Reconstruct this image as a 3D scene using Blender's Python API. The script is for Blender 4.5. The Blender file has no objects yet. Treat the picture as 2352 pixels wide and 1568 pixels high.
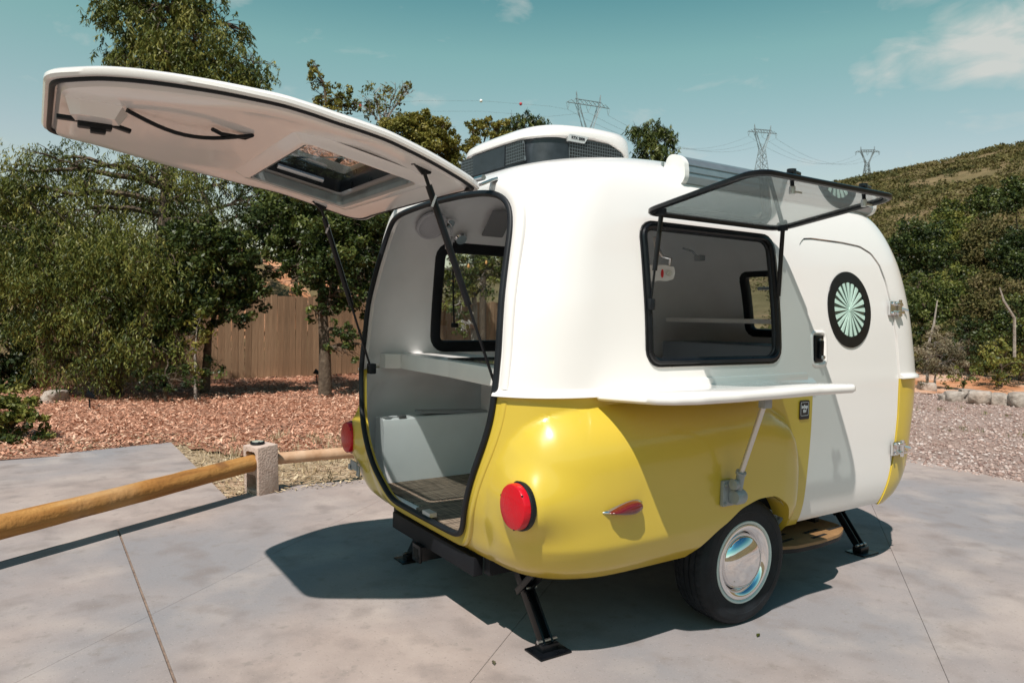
import bpy, bmesh, math, random
import numpy as np
from mathutils import Vector, Matrix
R = math.radians
random.seed(7); rng = np.random.default_rng(7)
scene = bpy.context.scene
C = scene.collection
# ------------------------------------------------------------------ camera
CAM = np.array((-2.9154, -3.2783, 1.5))
F_PX = 1667.55                      # focal length in units of a 2352 px wide frame
YAW, PITCH, ROLL = R(56.6357), R(2.05517), R(1.07484)
_d = np.array((math.cos(YAW)*math.cos(PITCH), math.sin(YAW)*math.cos(PITCH), -math.sin(PITCH)))
_r = np.array((math.sin(YAW), -math.cos(YAW), 0.0)); _u = np.cross(_r, _d)
_r2 = math.cos(ROLL)*_r + math.sin(ROLL)*_u; _u2 = -math.sin(ROLL)*_r + math.cos(ROLL)*_u
cd = bpy.data.cameras.new('camera'); cam = bpy.data.objects.new('camera', cd); C.objects.link(cam)
cam.matrix_world = Matrix(((_r2[0], _u2[0], -_d[0], CAM[0]), (_r2[1], _u2[1], -_d[1], CAM[1]), (_r2[2], _u2[2], -_d[2], CAM[2]), (0, 0, 0, 1)))
cd.sensor_width = 36; cd.lens = F_PX/2352*36; cd.clip_start = .05; cd.clip_end = 6000
cd.dof.use_dof = True; cd.dof.focus_distance = 3.9; cd.dof.aperture_fstop = 5.6
scene.camera = cam
# ------------------------------------------------------------------ sky, sun, exposure
SUN = np.array((1.125, .857, -2.2)); SUN /= np.linalg.norm(SUN)      # direction the light travels
sun_el = math.asin(-SUN[2]); sun_az = math.atan2(-SUN[0], -SUN[1])   # compass-like, from +Y towards +X
w = bpy.data.worlds.new('World'); scene.world = w; w.use_nodes = True
nt = w.node_tree; N = nt.nodes; L = nt.links
bg = N['Background']; bg.inputs[1].default_value = 0.103
sky = N.new('ShaderNodeTexSky'); sky.sky_type = 'NISHITA'; sky.sun_disc = False
sky.sun_elevation = sun_el; sky.sun_rotation = sun_az; sky.altitude = 300; sky.air_density = 1.0; sky.dust_density = 2.5; sky.ozone_density = 1.0
def nmath(t, op, a=None, b=None):
    n = t.nodes.new('ShaderNodeMath'); n.operation = op
    for i, v in enumerate((a, b)):
        if v is None: continue
        if isinstance(v, (int, float)): n.inputs[i].default_value = v
        else: t.links.new(v, n.inputs[i])
    return n.outputs[0]
def mixrgb(t, fac, a, b, blend='MIX'):
    n = t.nodes.new('ShaderNodeMix'); n.data_type = 'RGBA'; n.blend_type = blend
    for s, v in ((n.inputs[0], fac), (n.inputs[6], a), (n.inputs[7], b)):
        if isinstance(v, (int, float)): s.default_value = v
        elif isinstance(v, tuple): s.default_value = (*v, 1)[:4]
        else: t.links.new(v, s)
    return n.outputs[2]
def ramp(t, fac, stops):
    n = t.nodes.new('ShaderNodeValToRGB'); cr = n.color_ramp
    while len(cr.elements) > len(stops): cr.elements.remove(cr.elements[-1])
    while len(cr.elements) < len(stops): cr.elements.new(1)
    for e, (p, c) in zip(cr.elements, stops):
        e.position = p; e.color = (*c, 1) if isinstance(c, tuple) else (c, c, c, 1)
    t.links.new(fac, n.inputs[0]); return n.outputs[0]
tc = N.new('ShaderNodeTexCoord')
CLX, CLY = 3.1, 1.7
sep = N.new('ShaderNodeSeparateXYZ'); L.new(tc.outputs['Generated'], sep.inputs[0])
tint = ramp(nt, sep.outputs[2], [(0.0, (.92, .74, .52)), (.2, (.82, .73, .54)), (.33, (.62, .79, .50)), (.42, (.30, .60, .41)), (.6, (.08, .27, .30)), (1.0, (.02, .12, .20))])
skyc = mixrgb(nt, 1.0, mixrgb(nt, 1.0, sky.outputs[0], tint, 'MULTIPLY'), (2.0, 2.0, 2.0), 'MULTIPLY')     # hazy teal sky of the photo
# one soft cloud bank low in the sky to the right, plus the faintest wisps elsewhere
mp = N.new('ShaderNodeMapping'); L.new(tc.outputs['Generated'], mp.inputs[0]); mp.inputs['Scale'].default_value = (1, 1, 2.6)
no1 = N.new('ShaderNodeTexNoise'); L.new(mp.outputs[0], no1.inputs['Vector']); no1.inputs['Scale'].default_value = 11; no1.inputs['Detail'].default_value = 9; no1.inputs['Roughness'].default_value = .55; no1.inputs['Distortion'].default_value = .4
def dirpx(px, py):
    v = _d + (px-1176)/F_PX*_r2 - (py-784)/F_PX*_u2; return v/np.linalg.norm(v)
def lobe(px, py, c0, c1, sx=1.0):
    vm = N.new('ShaderNodeVectorMath'); vm.operation = 'DOT_PRODUCT'; L.new(tc.outputs['Generated'], vm.inputs[0]); vm.inputs[1].default_value = tuple(dirpx(px, py)); n_ = nmath(nt, 'DIVIDE', nmath(nt, 'SUBTRACT', vm.outputs['Value'], c0), c1-c0); n_.node.use_clamp = True; return n_
lob = None
for (px, py, r0, r1) in ((1985, 172, 1.6, .1), (2050, 160, 2.2, .2), (2120, 138, 2.8, .2), (2190, 116, 3.2, .3), (2260, 102, 3.4, .3), (2340, 92, 3.6, .4), (2430, 84, 3.8, .4), (2530, 80, 3.8, .4)):
    l_ = lobe(px, py, math.cos(R(r0)), math.cos(R(r1))); lob = l_ if lob is None else nmath(nt, 'MAXIMUM', lob, l_)
cl = ramp(nt, nmath(nt, 'ADD', nmath(nt, 'MULTIPLY', lob, .30), nmath(nt, 'MULTIPLY', no1.outputs[0], .95)), [(.56, 0.0), (.68, .28), (.86, .9)])
cloud = mixrgb(nt, cl, skyc, (5.6, 5.7, 5.4))
L.new(cloud, bg.inputs[0])
sd = bpy.data.lights.new('sun', 'SUN'); sd.energy = 5.0; sd.angle = R(.55); sd.color = (1, .925, .85)
so = bpy.data.objects.new('sun', sd); C.objects.link(so)
so.rotation_euler = Vector(SUN).to_track_quat('-Z', 'Y').to_euler()
vs = scene.view_settings; vs.view_transform = 'Standard'; vs.look = 'None'; vs.gamma = 1; vs.exposure = .17
scene.cycles.max_bounces = 10; scene.cycles.transparent_max_bounces = 16; scene.cycles.diffuse_bounces = 4; scene.cycles.glossy_bounces = 4; scene.cycles.transmission_bounces = 6
scene.cycles.caustics_reflective = False; scene.cycles.caustics_refractive = False
def at(px, py, D):
    """real point seen at that place of the photograph, D metres in front of the camera"""
    v = _d + (px-1176)/F_PX*_r2 - (py-784)/F_PX*_u2
    return CAM + v*D
def onplane(px, py, ax, val):
    v = _d + (px-1176)/F_PX*_r2 - (py-784)/F_PX*_u2
    return CAM + v*((val-CAM[ax])/v[ax])
# ------------------------------------------------------------------ materials
MATS = {}
def mat(name, col, rough=.5, metal=0, spec=.5, coat=0, bump=0, bscale=40, vary=0, vscale=6, emis=None, col2=None, coat_rough=.03):
    if name in MATS: return MATS[name]
    m = bpy.data.materials.new(name); m.use_nodes = True; MATS[name] = m
    t = m.node_tree; b = t.nodes['Principled BSDF']
    b.inputs['Base Color'].default_value = (*col, 1); b.inputs['Roughness'].default_value = rough; b.inputs['Metallic'].default_value = metal
    b.inputs['Specular IOR Level'].default_value = spec; b.inputs['Coat Weight'].default_value = coat; b.inputs['Coat Roughness'].default_value = coat_rough
    tcn = None
    if vary or bump:
        tcn = t.nodes.new('ShaderNodeTexCoord')
    if vary:
        n = t.nodes.new('ShaderNodeTexNoise'); t.links.new(tcn.outputs['Object'], n.inputs['Vector']); n.inputs['Scale'].default_value = vscale; n.inputs['Detail'].default_value = 6
        f = ramp(t, n.outputs[0], [(.3, 0.0), (.7, 1.0)])
        c2 = col2 or tuple(min(1, c*(1+vary)) for c in col); c1 = col if col2 else tuple(c*(1-vary) for c in col)
        t.links.new(mixrgb(t, f, c1, c2), b.inputs['Base Color'])
        t.links.new(nmath(t, 'ADD', nmath(t, 'MULTIPLY', n.outputs[0], .18), rough-.09), b.inputs['Roughness'])
    if bump:
        n = t.nodes.new('ShaderNodeTexNoise'); t.links.new(tcn.outputs['Object'], n.inputs['Vector']); n.inputs['Scale'].default_value = bscale; n.inputs['Detail'].default_value = 5
        bp = t.nodes.new('ShaderNodeBump'); bp.inputs['Strength'].default_value = bump; bp.inputs['Distance'].default_value = .01
        t.links.new(n.outputs[0], bp.inputs['Height']); t.links.new(bp.outputs[0], b.inputs['Normal'])
    if emis:
        b.inputs['Emission Color'].default_value = (*emis[0], 1); b.inputs['Emission Strength'].default_value = emis[1]
    return m
WHITE = mat('white_gelcoat', (.825, .80, .78), .26, coat=.6, coat_rough=.05)
YELLOW = mat('yellow_gelcoat', (.60, .44, .048), .30, coat=.55, coat_rough=.07)
INNER = mat('inner_liner', (.86, .87, .885), .5, bump=.05, bscale=120, vary=.03)
BLACK = mat('black_rubber', (.006, .008, .011), .5, spec=.3, vary=.3)
BLACKP = mat('black_paint', (.0045, .0055, .0075), .30, spec=.35, vary=.3, vscale=20)
CHROME = mat('chrome', (.82, .82, .83), .035, metal=1)
STEEL = mat('brushed_steel', (.55, .56, .57), .3, metal=1, vary=.1, vscale=30)
ALU = mat('anodised_aluminium', (.42, .46, .47), .34, metal=.75, vary=.06, vscale=20)
GREYP = mat('grey_bracket_paint', (.28, .31, .33), .4, vary=.1, vscale=30)
TYRE = mat('tyre_rubber', (.014, .017, .021), .62, spec=.22, vary=.35, vscale=12, bump=.15, bscale=60)
RED = mat('red_lens', (.52, .004, .014), .30, spec=.3, coat=.25, coat_rough=.1, bump=.25, bscale=70)
def glass_mat(name, tint, dark, ior=1.5, refl=1.0, dcol=(.1, .12, .12), base=.05):
    m = bpy.data.materials.new(name); m.use_nodes = True; MATS[name] = m
    t = m.node_tree; t.nodes.remove(t.nodes['Principled BSDF']); out = t.nodes['Material Output']
    tr = t.nodes.new('ShaderNodeBsdfTransparent'); tr.inputs[0].default_value = (*tint, 1)
    gl = t.nodes.new('ShaderNodeBsdfGlossy'); gl.inputs['Roughness'].default_value = .01; gl.inputs[0].default_value = (refl, refl, refl, 1)
    df = t.nodes.new('ShaderNodeBsdfDiffuse'); df.inputs[0].default_value = (*dcol, 1)
    m1 = t.nodes.new('ShaderNodeMixShader'); m1.inputs[0].default_value = dark; t.links.new(tr.outputs[0], m1.inputs[1]); t.links.new(df.outputs[0], m1.inputs[2])
    lw = t.nodes.new('ShaderNodeLayerWeight'); lw.inputs[0].default_value = .5
    fr = nmath(t, 'ADD', nmath(t, 'MULTIPLY', nmath(t, 'POWER', lw.outputs['Facing'], ior), 1-base), base)
    m2 = t.nodes.new('ShaderNodeMixShader'); t.links.new(fr, m2.inputs[0]); t.links.new(m1.outputs[0], m2.inputs[1]); t.links.new(gl.outputs[0], m2.inputs[2])
    t.links.new(m2.outputs[0], out.inputs[0]); return m
SMOKE = glass_mat('smoked_acrylic', (.66, .72, .72), .22, 5, dcol=(.55, .60, .60), base=.12)
CLEAR = glass_mat('clear_acrylic', (.86, .9, .9), .02, 5)
DARKG = glass_mat('dark_glass', (.62, .66, .66), .04, 2.6, dcol=(.03, .035, .04), base=.08)
# ------------------------------------------------------------------ mesh helpers
def obj(name, verts, faces, m, parent=None, smooth=False, angle=None, mats=None, fmat=None):
    me = bpy.data.meshes.new(name)
    me.from_pydata([tuple(map(float, v)) for v in verts], [], [tuple(map(int, f)) for f in faces])
    for mm in (mats or [m]): me.materials.append(mm)
    if fmat is not None: me.polygons.foreach_set('material_index', np.asarray(fmat, np.int32))
    if smooth or angle:
        me.polygons.foreach_set('use_smooth', np.ones(len(me.polygons), bool))
        if angle: me.set_sharp_from_angle(angle=R(angle))
    me.update()
    o = bpy.data.objects.new(name, me); C.objects.link(o)
    if parent: o.parent = parent
    return o
def mesh_np(name, V, Q, m, parent=None, smooth=False, tint=None):
    """fast path: numpy verts and an (n,k) face array"""
    me = bpy.data.meshes.new(name); V = np.asarray(V, np.float32); Q = np.asarray(Q, np.int32); k = Q.shape[1]
    me.vertices.add(len(V)); me.vertices.foreach_set('co', V.ravel())
    me.loops.add(Q.size); me.loops.foreach_set('vertex_index', Q.ravel())
    me.polygons.add(len(Q)); me.polygons.foreach_set('loop_start', np.arange(0, Q.size, k, dtype=np.int32))
    if smooth: me.polygons.foreach_set('use_smooth', np.ones(len(Q), bool))
    me.materials.append(m); me.update(calc_edges=True)
    if tint is not None:
        a = me.attributes.new('tint', 'FLOAT', 'FACE'); a.data.foreach_set('value', np.asarray(tint, np.float32))
    o = bpy.data.objects.new(name, me); C.objects.link(o)
    if parent: o.parent = parent
    return o
def frame_of(t, up=(0, 0, 1)):
    t = Vector(t).normalized(); u = Vector(up)
    if abs(t.dot(u)) > .97: u = Vector((1, 0, 0)) if abs(t.x) < .9 else Vector((0, 1, 0))
    a = u.cross(t).normalized(); return t, a, t.cross(a).normalized()
class MB:
    """collects shapes into one mesh"""
    def __init__(s): s.v = []; s.f = []; s.mi = []
    def add(s, v, f, mi=0):
        b = len(s.v); s.v += [tuple(p) for p in v]; s.f += [tuple(b+i for i in q) for q in f]; s.mi += [mi]*len(f)
    def tube(s, pts, r, n=10, mi=0, cap=True, up=(0, 0, 1)):
        pts = [Vector(p) for p in pts]; rr = r if isinstance(r, (list, tuple)) else [r]*len(pts); V = []; F = []
        for i, p in enumerate(pts):
            t = pts[min(i+1, len(pts)-1)]-pts[max(i-1, 0)]; t, a, b = frame_of(t, up)
            V += [p+(a*math.cos(2*math.pi*k/n)+b*math.sin(2*math.pi*k/n))*rr[i] for k in range(n)]
        for i in range(len(pts)-1):
            F += [(i*n+k, i*n+(k+1) % n, (i+1)*n+(k+1) % n, (i+1)*n+k) for k in range(n)]
        if cap: F += [tuple(range(n))[::-1], tuple((len(pts)-1)*n+k for k in range(n))]
        s.add(V, F, mi); return s
    def box(s, c, size, M=None, bev=0, mi=0):
        bm = bmesh.new(); bmesh.ops.create_cube(bm, size=1)
        for v in bm.verts: v.co = Vector((v.co.x*size[0], v.co.y*size[1], v.co.z*size[2]))
        if bev: bmesh.ops.bevel(bm, geom=bm.edges[:], offset=bev, segments=2, profile=.6, affect='EDGES')
        M = M or Matrix(); M = Matrix.Translation(Vector(c)) @ M
        bm.verts.index_update(); s.add([M @ v.co for v in bm.verts], [[v.index for v in f.verts] for f in bm.faces], mi); bm.free(); return s
    def lathe(s, prof, M=None, n=48, mi=0, cap=False):
        """prof: list of (radius, height) turned about local Z"""
        M = M or Matrix(); V = []; F = []
        for (r, h) in prof: V += [M @ Vector((r*math.cos(2*math.pi*k/n), r*math.sin(2*math.pi*k/n), h)) for k in range(n)]
        for i in range(len(prof)-1): F += [(i*n+k, i*n+(k+1) % n, (i+1)*n+(k+1) % n, (i+1)*n+k) for k in range(n)]
        if cap: F += [tuple(range(n))[::-1], tuple((len(prof)-1)*n+k for k in range(n))]
        s.add(V, F, mi); return s
    def prism(s, poly, d0, d1, M=None, mi=0):
        """2D polygon in local XY pulled from z=d0 to z=d1"""
        M = M or Matrix(); n = len(poly)
        V = [M @ Vector((x, y, d0)) for x, y in poly]+[M @ Vector((x, y, d1)) for x, y in poly]
        F = [tuple(range(n))[::-1], tuple(range(n, 2*n))]+[(k, (k+1) % n, n+(k+1) % n, n+k) for k in range(n)]
        s.add(V, F, mi); return s
    def sweep(s, pts, nrm, prof, closed=True, mi=0, scl=None):
        """profile (side, out) swept along pts; out = given normals, side = tangent x normal"""
        P = [Vector(p) for p in pts]; n = len(P); k = len(prof); V = []; F = []
        for i in range(n):
            t = (P[(i+1) % n]-P[i-1]) if closed else (P[min(i+1, n-1)]-P[max(i-1, 0)])
            t.normalize(); o = Vector(nrm[i]); o = (o-t*o.dot(t)).normalized(); sd_ = t.cross(o)
            k_ = 1 if scl is None else scl[i]; V += [P[i]+sd_*a*(.5+.5*k_)+o*(b*k_ if b > 0 else b) for a, b in prof]
        for i in range(n if closed else n-1):
            j = (i+1) % n; F += [(i*k+q, i*k+(q+1) % k, j*k+(q+1) % k, j*k+q) for q in range(k)]
        if not closed: F += [tuple(range(k))[::-1], tuple((n-1)*k+q for q in range(k))]
        s.add(V, F, mi); return s
    def build(s, name, m, parent=None, angle=35, mats=None, smooth=True):
        o = obj(name, s.v, s.f, m, parent, smooth=smooth, angle=angle if smooth else None, mats=mats, fmat=s.mi if mats else None)
        bm = bmesh.new(); bm.from_mesh(o.data); bmesh.ops.recalc_face_normals(bm, faces=bm.faces); bm.to_mesh(o.data); bm.free()
        if smooth: o.data.set_sharp_from_angle(angle=R(angle))
        return o
def rrect(w_, h_, r, n=6, cx=0, cy=0):
    P = []
    for sx, sy, a0 in ((1, 1, 0), (-1, 1, 90), (-1, -1, 180), (1, -1, 270)):
        for i in range(n+1):
            a = R(a0+90*i/n); P.append((cx+sx*(w_/2-r)+r*math.cos(a), cy+sy*(h_/2-r)+r*math.sin(a)))
    return P
def tag(o, label, cat, group=None, kind=None):
    o['label'] = label; o['category'] = cat
    if group: o['group'] = group
    if kind: o['kind'] = kind
    return o
def empty(name, loc=(0, 0, 0), rz=0):
    o = bpy.data.objects.new(name, None); C.objects.link(o); o.location = tuple(map(float, loc)); o.rotation_euler = (0, 0, rz); o.empty_display_size = .1; return o
def struct(o): o['kind'] = 'structure'; return o
def cut(o, cutters, op='DIFFERENCE'):
    for c in cutters:
        md = o.modifiers.new('b', 'BOOLEAN'); md.operation = op; md.solver = 'EXACT'; md.object = c
    dg = bpy.context.evaluated_depsgraph_get(); me = bpy.data.meshes.new_from_object(o.evaluated_get(dg))
    o.modifiers.clear(); old = o.data; o.data = me; bpy.data.meshes.remove(old)
def prism_obj(poly3a, poly3b):
    n = len(poly3a); F = [tuple(range(n))[::-1], tuple(range(n, 2*n))]+[(k, (k+1) % n, n+(k+1) % n, n+k) for k in range(n)]
    o = obj('cutter', list(poly3a)+list(poly3b), F, WHITE)
    bm = bmesh.new(); bm.from_mesh(o.data); bmesh.ops.recalc_face_normals(bm, faces=bm.faces); bm.to_mesh(o.data); bm.free(); return o
def drop(o):
    me = o.data; bpy.data.objects.remove(o); bpy.data.meshes.remove(me)
AX_Y = Matrix(((1, 0, 0, 0), (0, 0, 1, 0), (0, 1, 0, 0), (0, 0, 0, 1)))      # local XY -> world XZ, local Z -> +Y
AX_X = Matrix(((0, 0, 1, 0), (1, 0, 0, 0), (0, 1, 0, 0), (0, 0, 0, 1)))      # local XY -> world YZ, local Z -> +X
# ================================================================== the camper trailer
ZT = [.40,.45,.55,.65,.75,.85,.95,1.05,1.15,1.25,1.35,1.45,1.55,1.65,1.75,1.85,1.95,2.05,2.12,2.18,2.24,2.28,2.31,2.335,2.35,2.36]
XR = [1.21,1.255,1.292,1.322,1.338,1.346,1.35,1.352,1.354,1.35,1.341,1.334,1.325,1.308,1.288,1.264,1.238,1.205,1.155,1.07,.89,.70,.48,.22,.0,-.2]
BB = [.875,.895,.915,.922,.926,.929,.93,.93,.93,.925,.92,.914,.905,.893,.88,.865,.845,.815,.785,.745,.68,.61,.53,.42,.3,.15]
XF = [1.66,1.72,1.78,1.81,1.82,1.83,1.845,1.855,1.86,1.855,1.84,1.825,1.81,1.79,1.765,1.73,1.68,1.62,1.555,1.47,1.35,1.22,1.1,.95,.8,.6]
def pchip(x, y, t):
    x = np.array(x); y = np.array(y); t = np.asarray(t, float); h = np.diff(x); d = np.diff(y)/h; m = np.zeros_like(y)
    for i in range(1, len(x)-1):
        if d[i-1]*d[i] > 0:
            w1 = 2*h[i]+h[i-1]; w2 = h[i]+2*h[i-1]; m[i] = (w1+w2)/(w1/d[i-1]+w2/d[i])
    m[0] = d[0]; m[-1] = d[-1]; i = np.clip(np.searchsorted(x, t)-1, 0, len(x)-2); s = (t-x[i])/h[i]
    return y[i]*(1+2*s)*(1-s)**2+h[i]*m[i]*s*(1-s)**2+y[i+1]*s*s*(3-2*s)-h[i]*m[i+1]*s*s*(1-s)
# ring of the shell at height z, starting at x=0 on the right (-Y) side and running rearwards; columns match between rings
def ring(z, ns=46, nc=34, ne=30, nsf=60):
    xr, b, xf = float(pchip(ZT, XR, z)), float(pchip(ZT, BB, z)), float(pchip(ZT, XF, z))
    r = min(.40, .85*b, .42*(xr+xf)); m = 2.35
    th = np.linspace(0, np.pi/2, nc+1); c = np.cos(th)**(2/m); s = np.sin(th)**(2/m)
    xm = max(-.2*0, min(0, 0)); xm = 0.0 if xr > .45 else (xf-xr)/2
    Rr, Rf = r, r
    seg = []
    half = [np.c_[np.linspace(xm, -(xr-r), ns, endpoint=False), np.full(ns, -b)]]            # right side, rearwards
    half.append(np.c_[-(xr-r)-r*s[:-1], -(b-r)-r*c[:-1]])                                     # rear right corner
    y = np.linspace(-(b-r), (b-r), ne*2, endpoint=False); half.append(np.c_[np.full(len(y), -xr), y])
    half.append(np.c_[-(xr-r)-r*c[:-1], (b-r)+r*s[:-1]])
    xs = np.linspace(-(xr-r), (xf-r), ns+nsf, endpoint=False); half.append(np.c_[xs, np.full(len(xs), b)])
    half.append(np.c_[(xf-r)+r*s[:-1], (b-r)+r*c[:-1]])
    half.append(np.c_[np.full(len(y), xf), -y])
    half.append(np.c_[(xf-r)+r*c[:-1], -(b-r)-r*s[:-1]])
    half.append(np.c_[np.linspace(xf-r, xm, nsf, endpoint=False), np.full(nsf, -b)])
    P = np.concatenate(half)
    # gentle bow of ends and sides
    mx = (xf-xr)/2; hx = (xf+xr)/2
    P[:, 1] *= 1+.010*(1-np.clip(np.abs(P[:, 0]-mx)/hx, 0, 1)**2)/max(b, .3)*min(b/.9, 1)
    P[:, 0] = mx+(P[:, 0]-mx)*(1+.006*(1-np.clip(np.abs(P[:, 1])/b, 0, 1)**2)/hx)
    return P
def grid_normals(G):
    du = np.roll(G, -1, 1)-np.roll(G, 1, 1); dv = np.empty_like(G); dv[1:-1] = G[2:]-G[:-2]; dv[0] = G[1]-G[0]; dv[-1] = G[-1]-G[-2]
    n = np.cross(dv, du); n /= np.linalg.norm(n, axis=2, keepdims=True)+1e-12
    return n
def surf_y(x, z, side=-1):
    P = ring(z); k = (np.sign(P[:, 1]) == side) & (np.abs(P[:, 1]) > .3); Q = P[k]; o = np.argsort(Q[:, 0]); return float(np.interp(x, Q[o, 0], Q[o, 1]))
def surf_x(y, z, side=-1):
    P = ring(z); mx = P[:, 0].mean(); k = np.sign(P[:, 0]-mx) == side; Q = P[k]; k2 = np.abs(Q[:, 0]-mx) > .5*np.abs(Q[:, 0]-mx).max(); Q = Q[k2]; o = np.argsort(Q[:, 1]); return float(np.interp(y, Q[o, 1], Q[o, 0]))
SEAM = 1.165
trailer = tag(empty('camper_trailer'), 'rounded white and yellow fibreglass camper trailer with its rear hatch raised', 'camper trailer')
# ---- lower shell with fender bulges and lamp nacelles
zl = np.concatenate([np.linspace(.405, .47, 5, endpoint=False), np.linspace(.47, SEAM, 58)])
G = np.array([np.c_[ring(z), np.full(len(ring(z)), z)] for z in zl])
ref = ring(.8); NC = len(ref); iL = None
arc = np.r_[0, np.cumsum(np.linalg.norm(np.diff(ref, axis=0), axis=1))]; tot = arc[-1]+np.linalg.norm(ref[0]-ref[-1])
U = np.where(arc < tot/2+0.0, arc, arc-tot)                   # right side: >0 rearwards, <0 forwards
yl_len = None
k0 = np.argmin(np.where(ref[:, 1] > .5, np.abs(ref[:, 0]), 9))  # column on the left side at x=0
UL = arc[k0]-arc                                               # left side: >0 rearwards
CU = [-.425,-.41,-.405,-.385,-.355,-.29,-.13,0,.3,.8,1.06,1.175,1.255,1.32,1.378,1.43,1.47,1.50]
CZ = [.38,.66,.74,.84,.92,1.0,1.08,1.115,1.135,1.13,1.11,1.085,1.04,.975,.89,.78,.62,.40]
cu = np.interp(np.linspace(0, 17, 260), range(18), CU); cz = np.interp(np.linspace(0, 17, 260), range(18), CZ)
def fender(u, z):
    shp = u.shape; u = u.ravel(); z = z.ravel(); s = np.full(len(u), 9.0)
    for a in range(len(cu)-1):
        e = np.array((cu[a+1]-cu[a], cz[a+1]-cz[a])); l2 = e@e
        t = np.clip(((u-cu[a])*e[0]+(z-cz[a])*e[1])/l2, 0, 1); s = np.minimum(s, np.hypot(u-cu[a]-t*e[0], z-cz[a]-t*e[1]))
    ins = (z < np.interp(u, CU, CZ)) & (u > CU[0]) & (u < CU[-1]); s = np.where(ins, s, 0)
    w_ = np.interp(u, [-.4, -.1, .5, 1.5], [.13, .2, .37, .36]); A = np.interp(u, [-.42, -.2, .9, 1.2, 1.5], [.085, .11, .135, .12, .07])
    q = np.clip(s/w_, 0, 1); return (A*(1-(1-q)**np.interp(u, [1.2, 1.45], [3.4, 1.9]))*np.interp(z, [.40, .46, .56], [.55, .8, 1])).reshape(shp)
nG = grid_normals(G); Z2 = G[:, :, 2]
for uu in (U, UL):
    d_ = fender(np.broadcast_to(uu, Z2.shape), Z2); nn = nG.copy(); nn[:, :, 2] *= .25; G = G+nn*d_[:, :, None]
def nacelle(p, sy):
    q = p-np.array((-1.06, sy*.905, .745)); r_ = np.sqrt(q[..., 1]**2+q[..., 2]**2)-(.102+.02*(q[..., 0]+.2))+.035; x_ = np.abs(q[..., 0])-.235+.035
    return np.minimum(np.maximum(r_, x_), 0)+np.sqrt(np.maximum(r_, 0)**2+np.maximum(x_, 0)**2)-.035
def smin(a, b, k): h = np.clip(.5+.5*(b-a)/k, 0, 1); return b+(a-b)*h-k*h*(1-h)
nG = grid_normals(G)
for sy in (-1, 1):
    near = (np.abs(G[:, :, 0]+1.1) < .5) & (np.sign(G[:, :, 1]) == sy)
    p = G[near]; n = nG[near]; lo = np.zeros(len(p)); hi = np.full(len(p), .35)
    for it in range(26):
        md = (lo+hi)/2; f = smin(md, nacelle(p+n*md[:, None], sy), .085); lo = np.where(f < 0, md, lo); hi = np.where(f < 0, hi, md)
    G[near] = p+n*lo[:, None]
def solid_from(G, thick, cap_top=None, name='shell', matO=WHITE, matI=INNER):
    n = grid_normals(G); I = G-n*thick; I[:, :, 2] = np.where(np.abs(I[:, :, 2]-G[:, :, 2]) > thick, G[:, :, 2], I[:, :, 2])
    if cap_top is None: I[-1, :, 2] = G[-1, :, 2]
    I[0, :, 2] = G[0, :, 2]
    nr, nc = G.shape[:2]; V = np.concatenate([G.reshape(-1, 3), I.reshape(-1, 3)]); off = nr*nc
    a = np.arange(nr-1)[:, None]*nc+np.arange(nc)[None]; b = np.arange(nr-1)[:, None]*nc+(np.arange(nc)[None]+1) % nc
    O = np.stack([a, a+nc, b+nc, b], -1).reshape(-1, 4); J = O[:, ::-1]+off
    c0 = np.arange(nc); c1 = (c0+1) % nc
    B = np.stack([c0, c1, c1+off, c0+off], -1); F = [tuple(q) for q in O]+[tuple(q) for q in J]+[tuple(q) for q in B]; mi = [0]*len(O)+[1]*len(J)+[0]*len(B)
    tp = (nr-1)*nc
    if cap_top is None:
        T = np.stack([c1+tp, c0+tp, c0+tp+off, c1+tp+off], -1); F += [tuple(q) for q in T]; mi += [0]*len(T)
    else:
        k = len(V); V = np.concatenate([V, [cap_top, np.array(cap_top)-(0, 0, thick)]])
        F += [(c0[i]+tp, k, c1[i]+tp) for i in range(nc)]+[(c1[i]+tp+off, k+1, c0[i]+tp+off) for i in range(nc)]; mi += [0]*nc+[1]*nc
    o = obj(name, V, F, None, trailer, smooth=True, mats=[matO, matI], fmat=mi)
    bm = bmesh.new(); bm.from_mesh(o.data); bmesh.ops.recalc_face_normals(bm, faces=bm.faces); bm.to_mesh(o.data); bm.free()
    return o
lower = solid_from(G, .028, name='lower_shell', matO=YELLOW)
_gr = G.reshape(-1, 3); _gr = _gr[_gr[:, 1] < -.6]
def skin_y(x, z): return float(_gr[np.argmin((_gr[:, 0]-x)**2+(_gr[:, 2]-z)**2), 1])
# ---- upper shell, flaring out into a belt lip at the seam, with a low raised roof panel
zu = np.concatenate([SEAM+np.linspace(.001, .075, 12, endpoint=False), np.linspace(1.24, 2.0, 34, endpoint=False), np.linspace(2.0, 2.34, 40, endpoint=False), np.linspace(2.34, 2.3595, 7)])
rows = []
for z in zu:
    P = ring(z); f = .022*math.exp(-((z-SEAM)/.022)**4); mx = P[:, 0].mean()
    nrm = np.roll(P, -1, 0)-np.roll(P, 1, 0); nrm = np.c_[nrm[:, 1], -nrm[:, 0]]; nrm /= np.linalg.norm(nrm, axis=1, keepdims=True)+1e-9
    sg = np.sign(((P-P.mean(0))*nrm).sum(1).mean()); P = P+sg*nrm*f
    rows.append(np.c_[P, np.full(len(P), z)])
GU = np.array(rows)
upper = solid_from(GU, .028, cap_top=(float(GU[-1, :, 0].mean()), 0, 2.3605), name='upper_shell')
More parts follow.
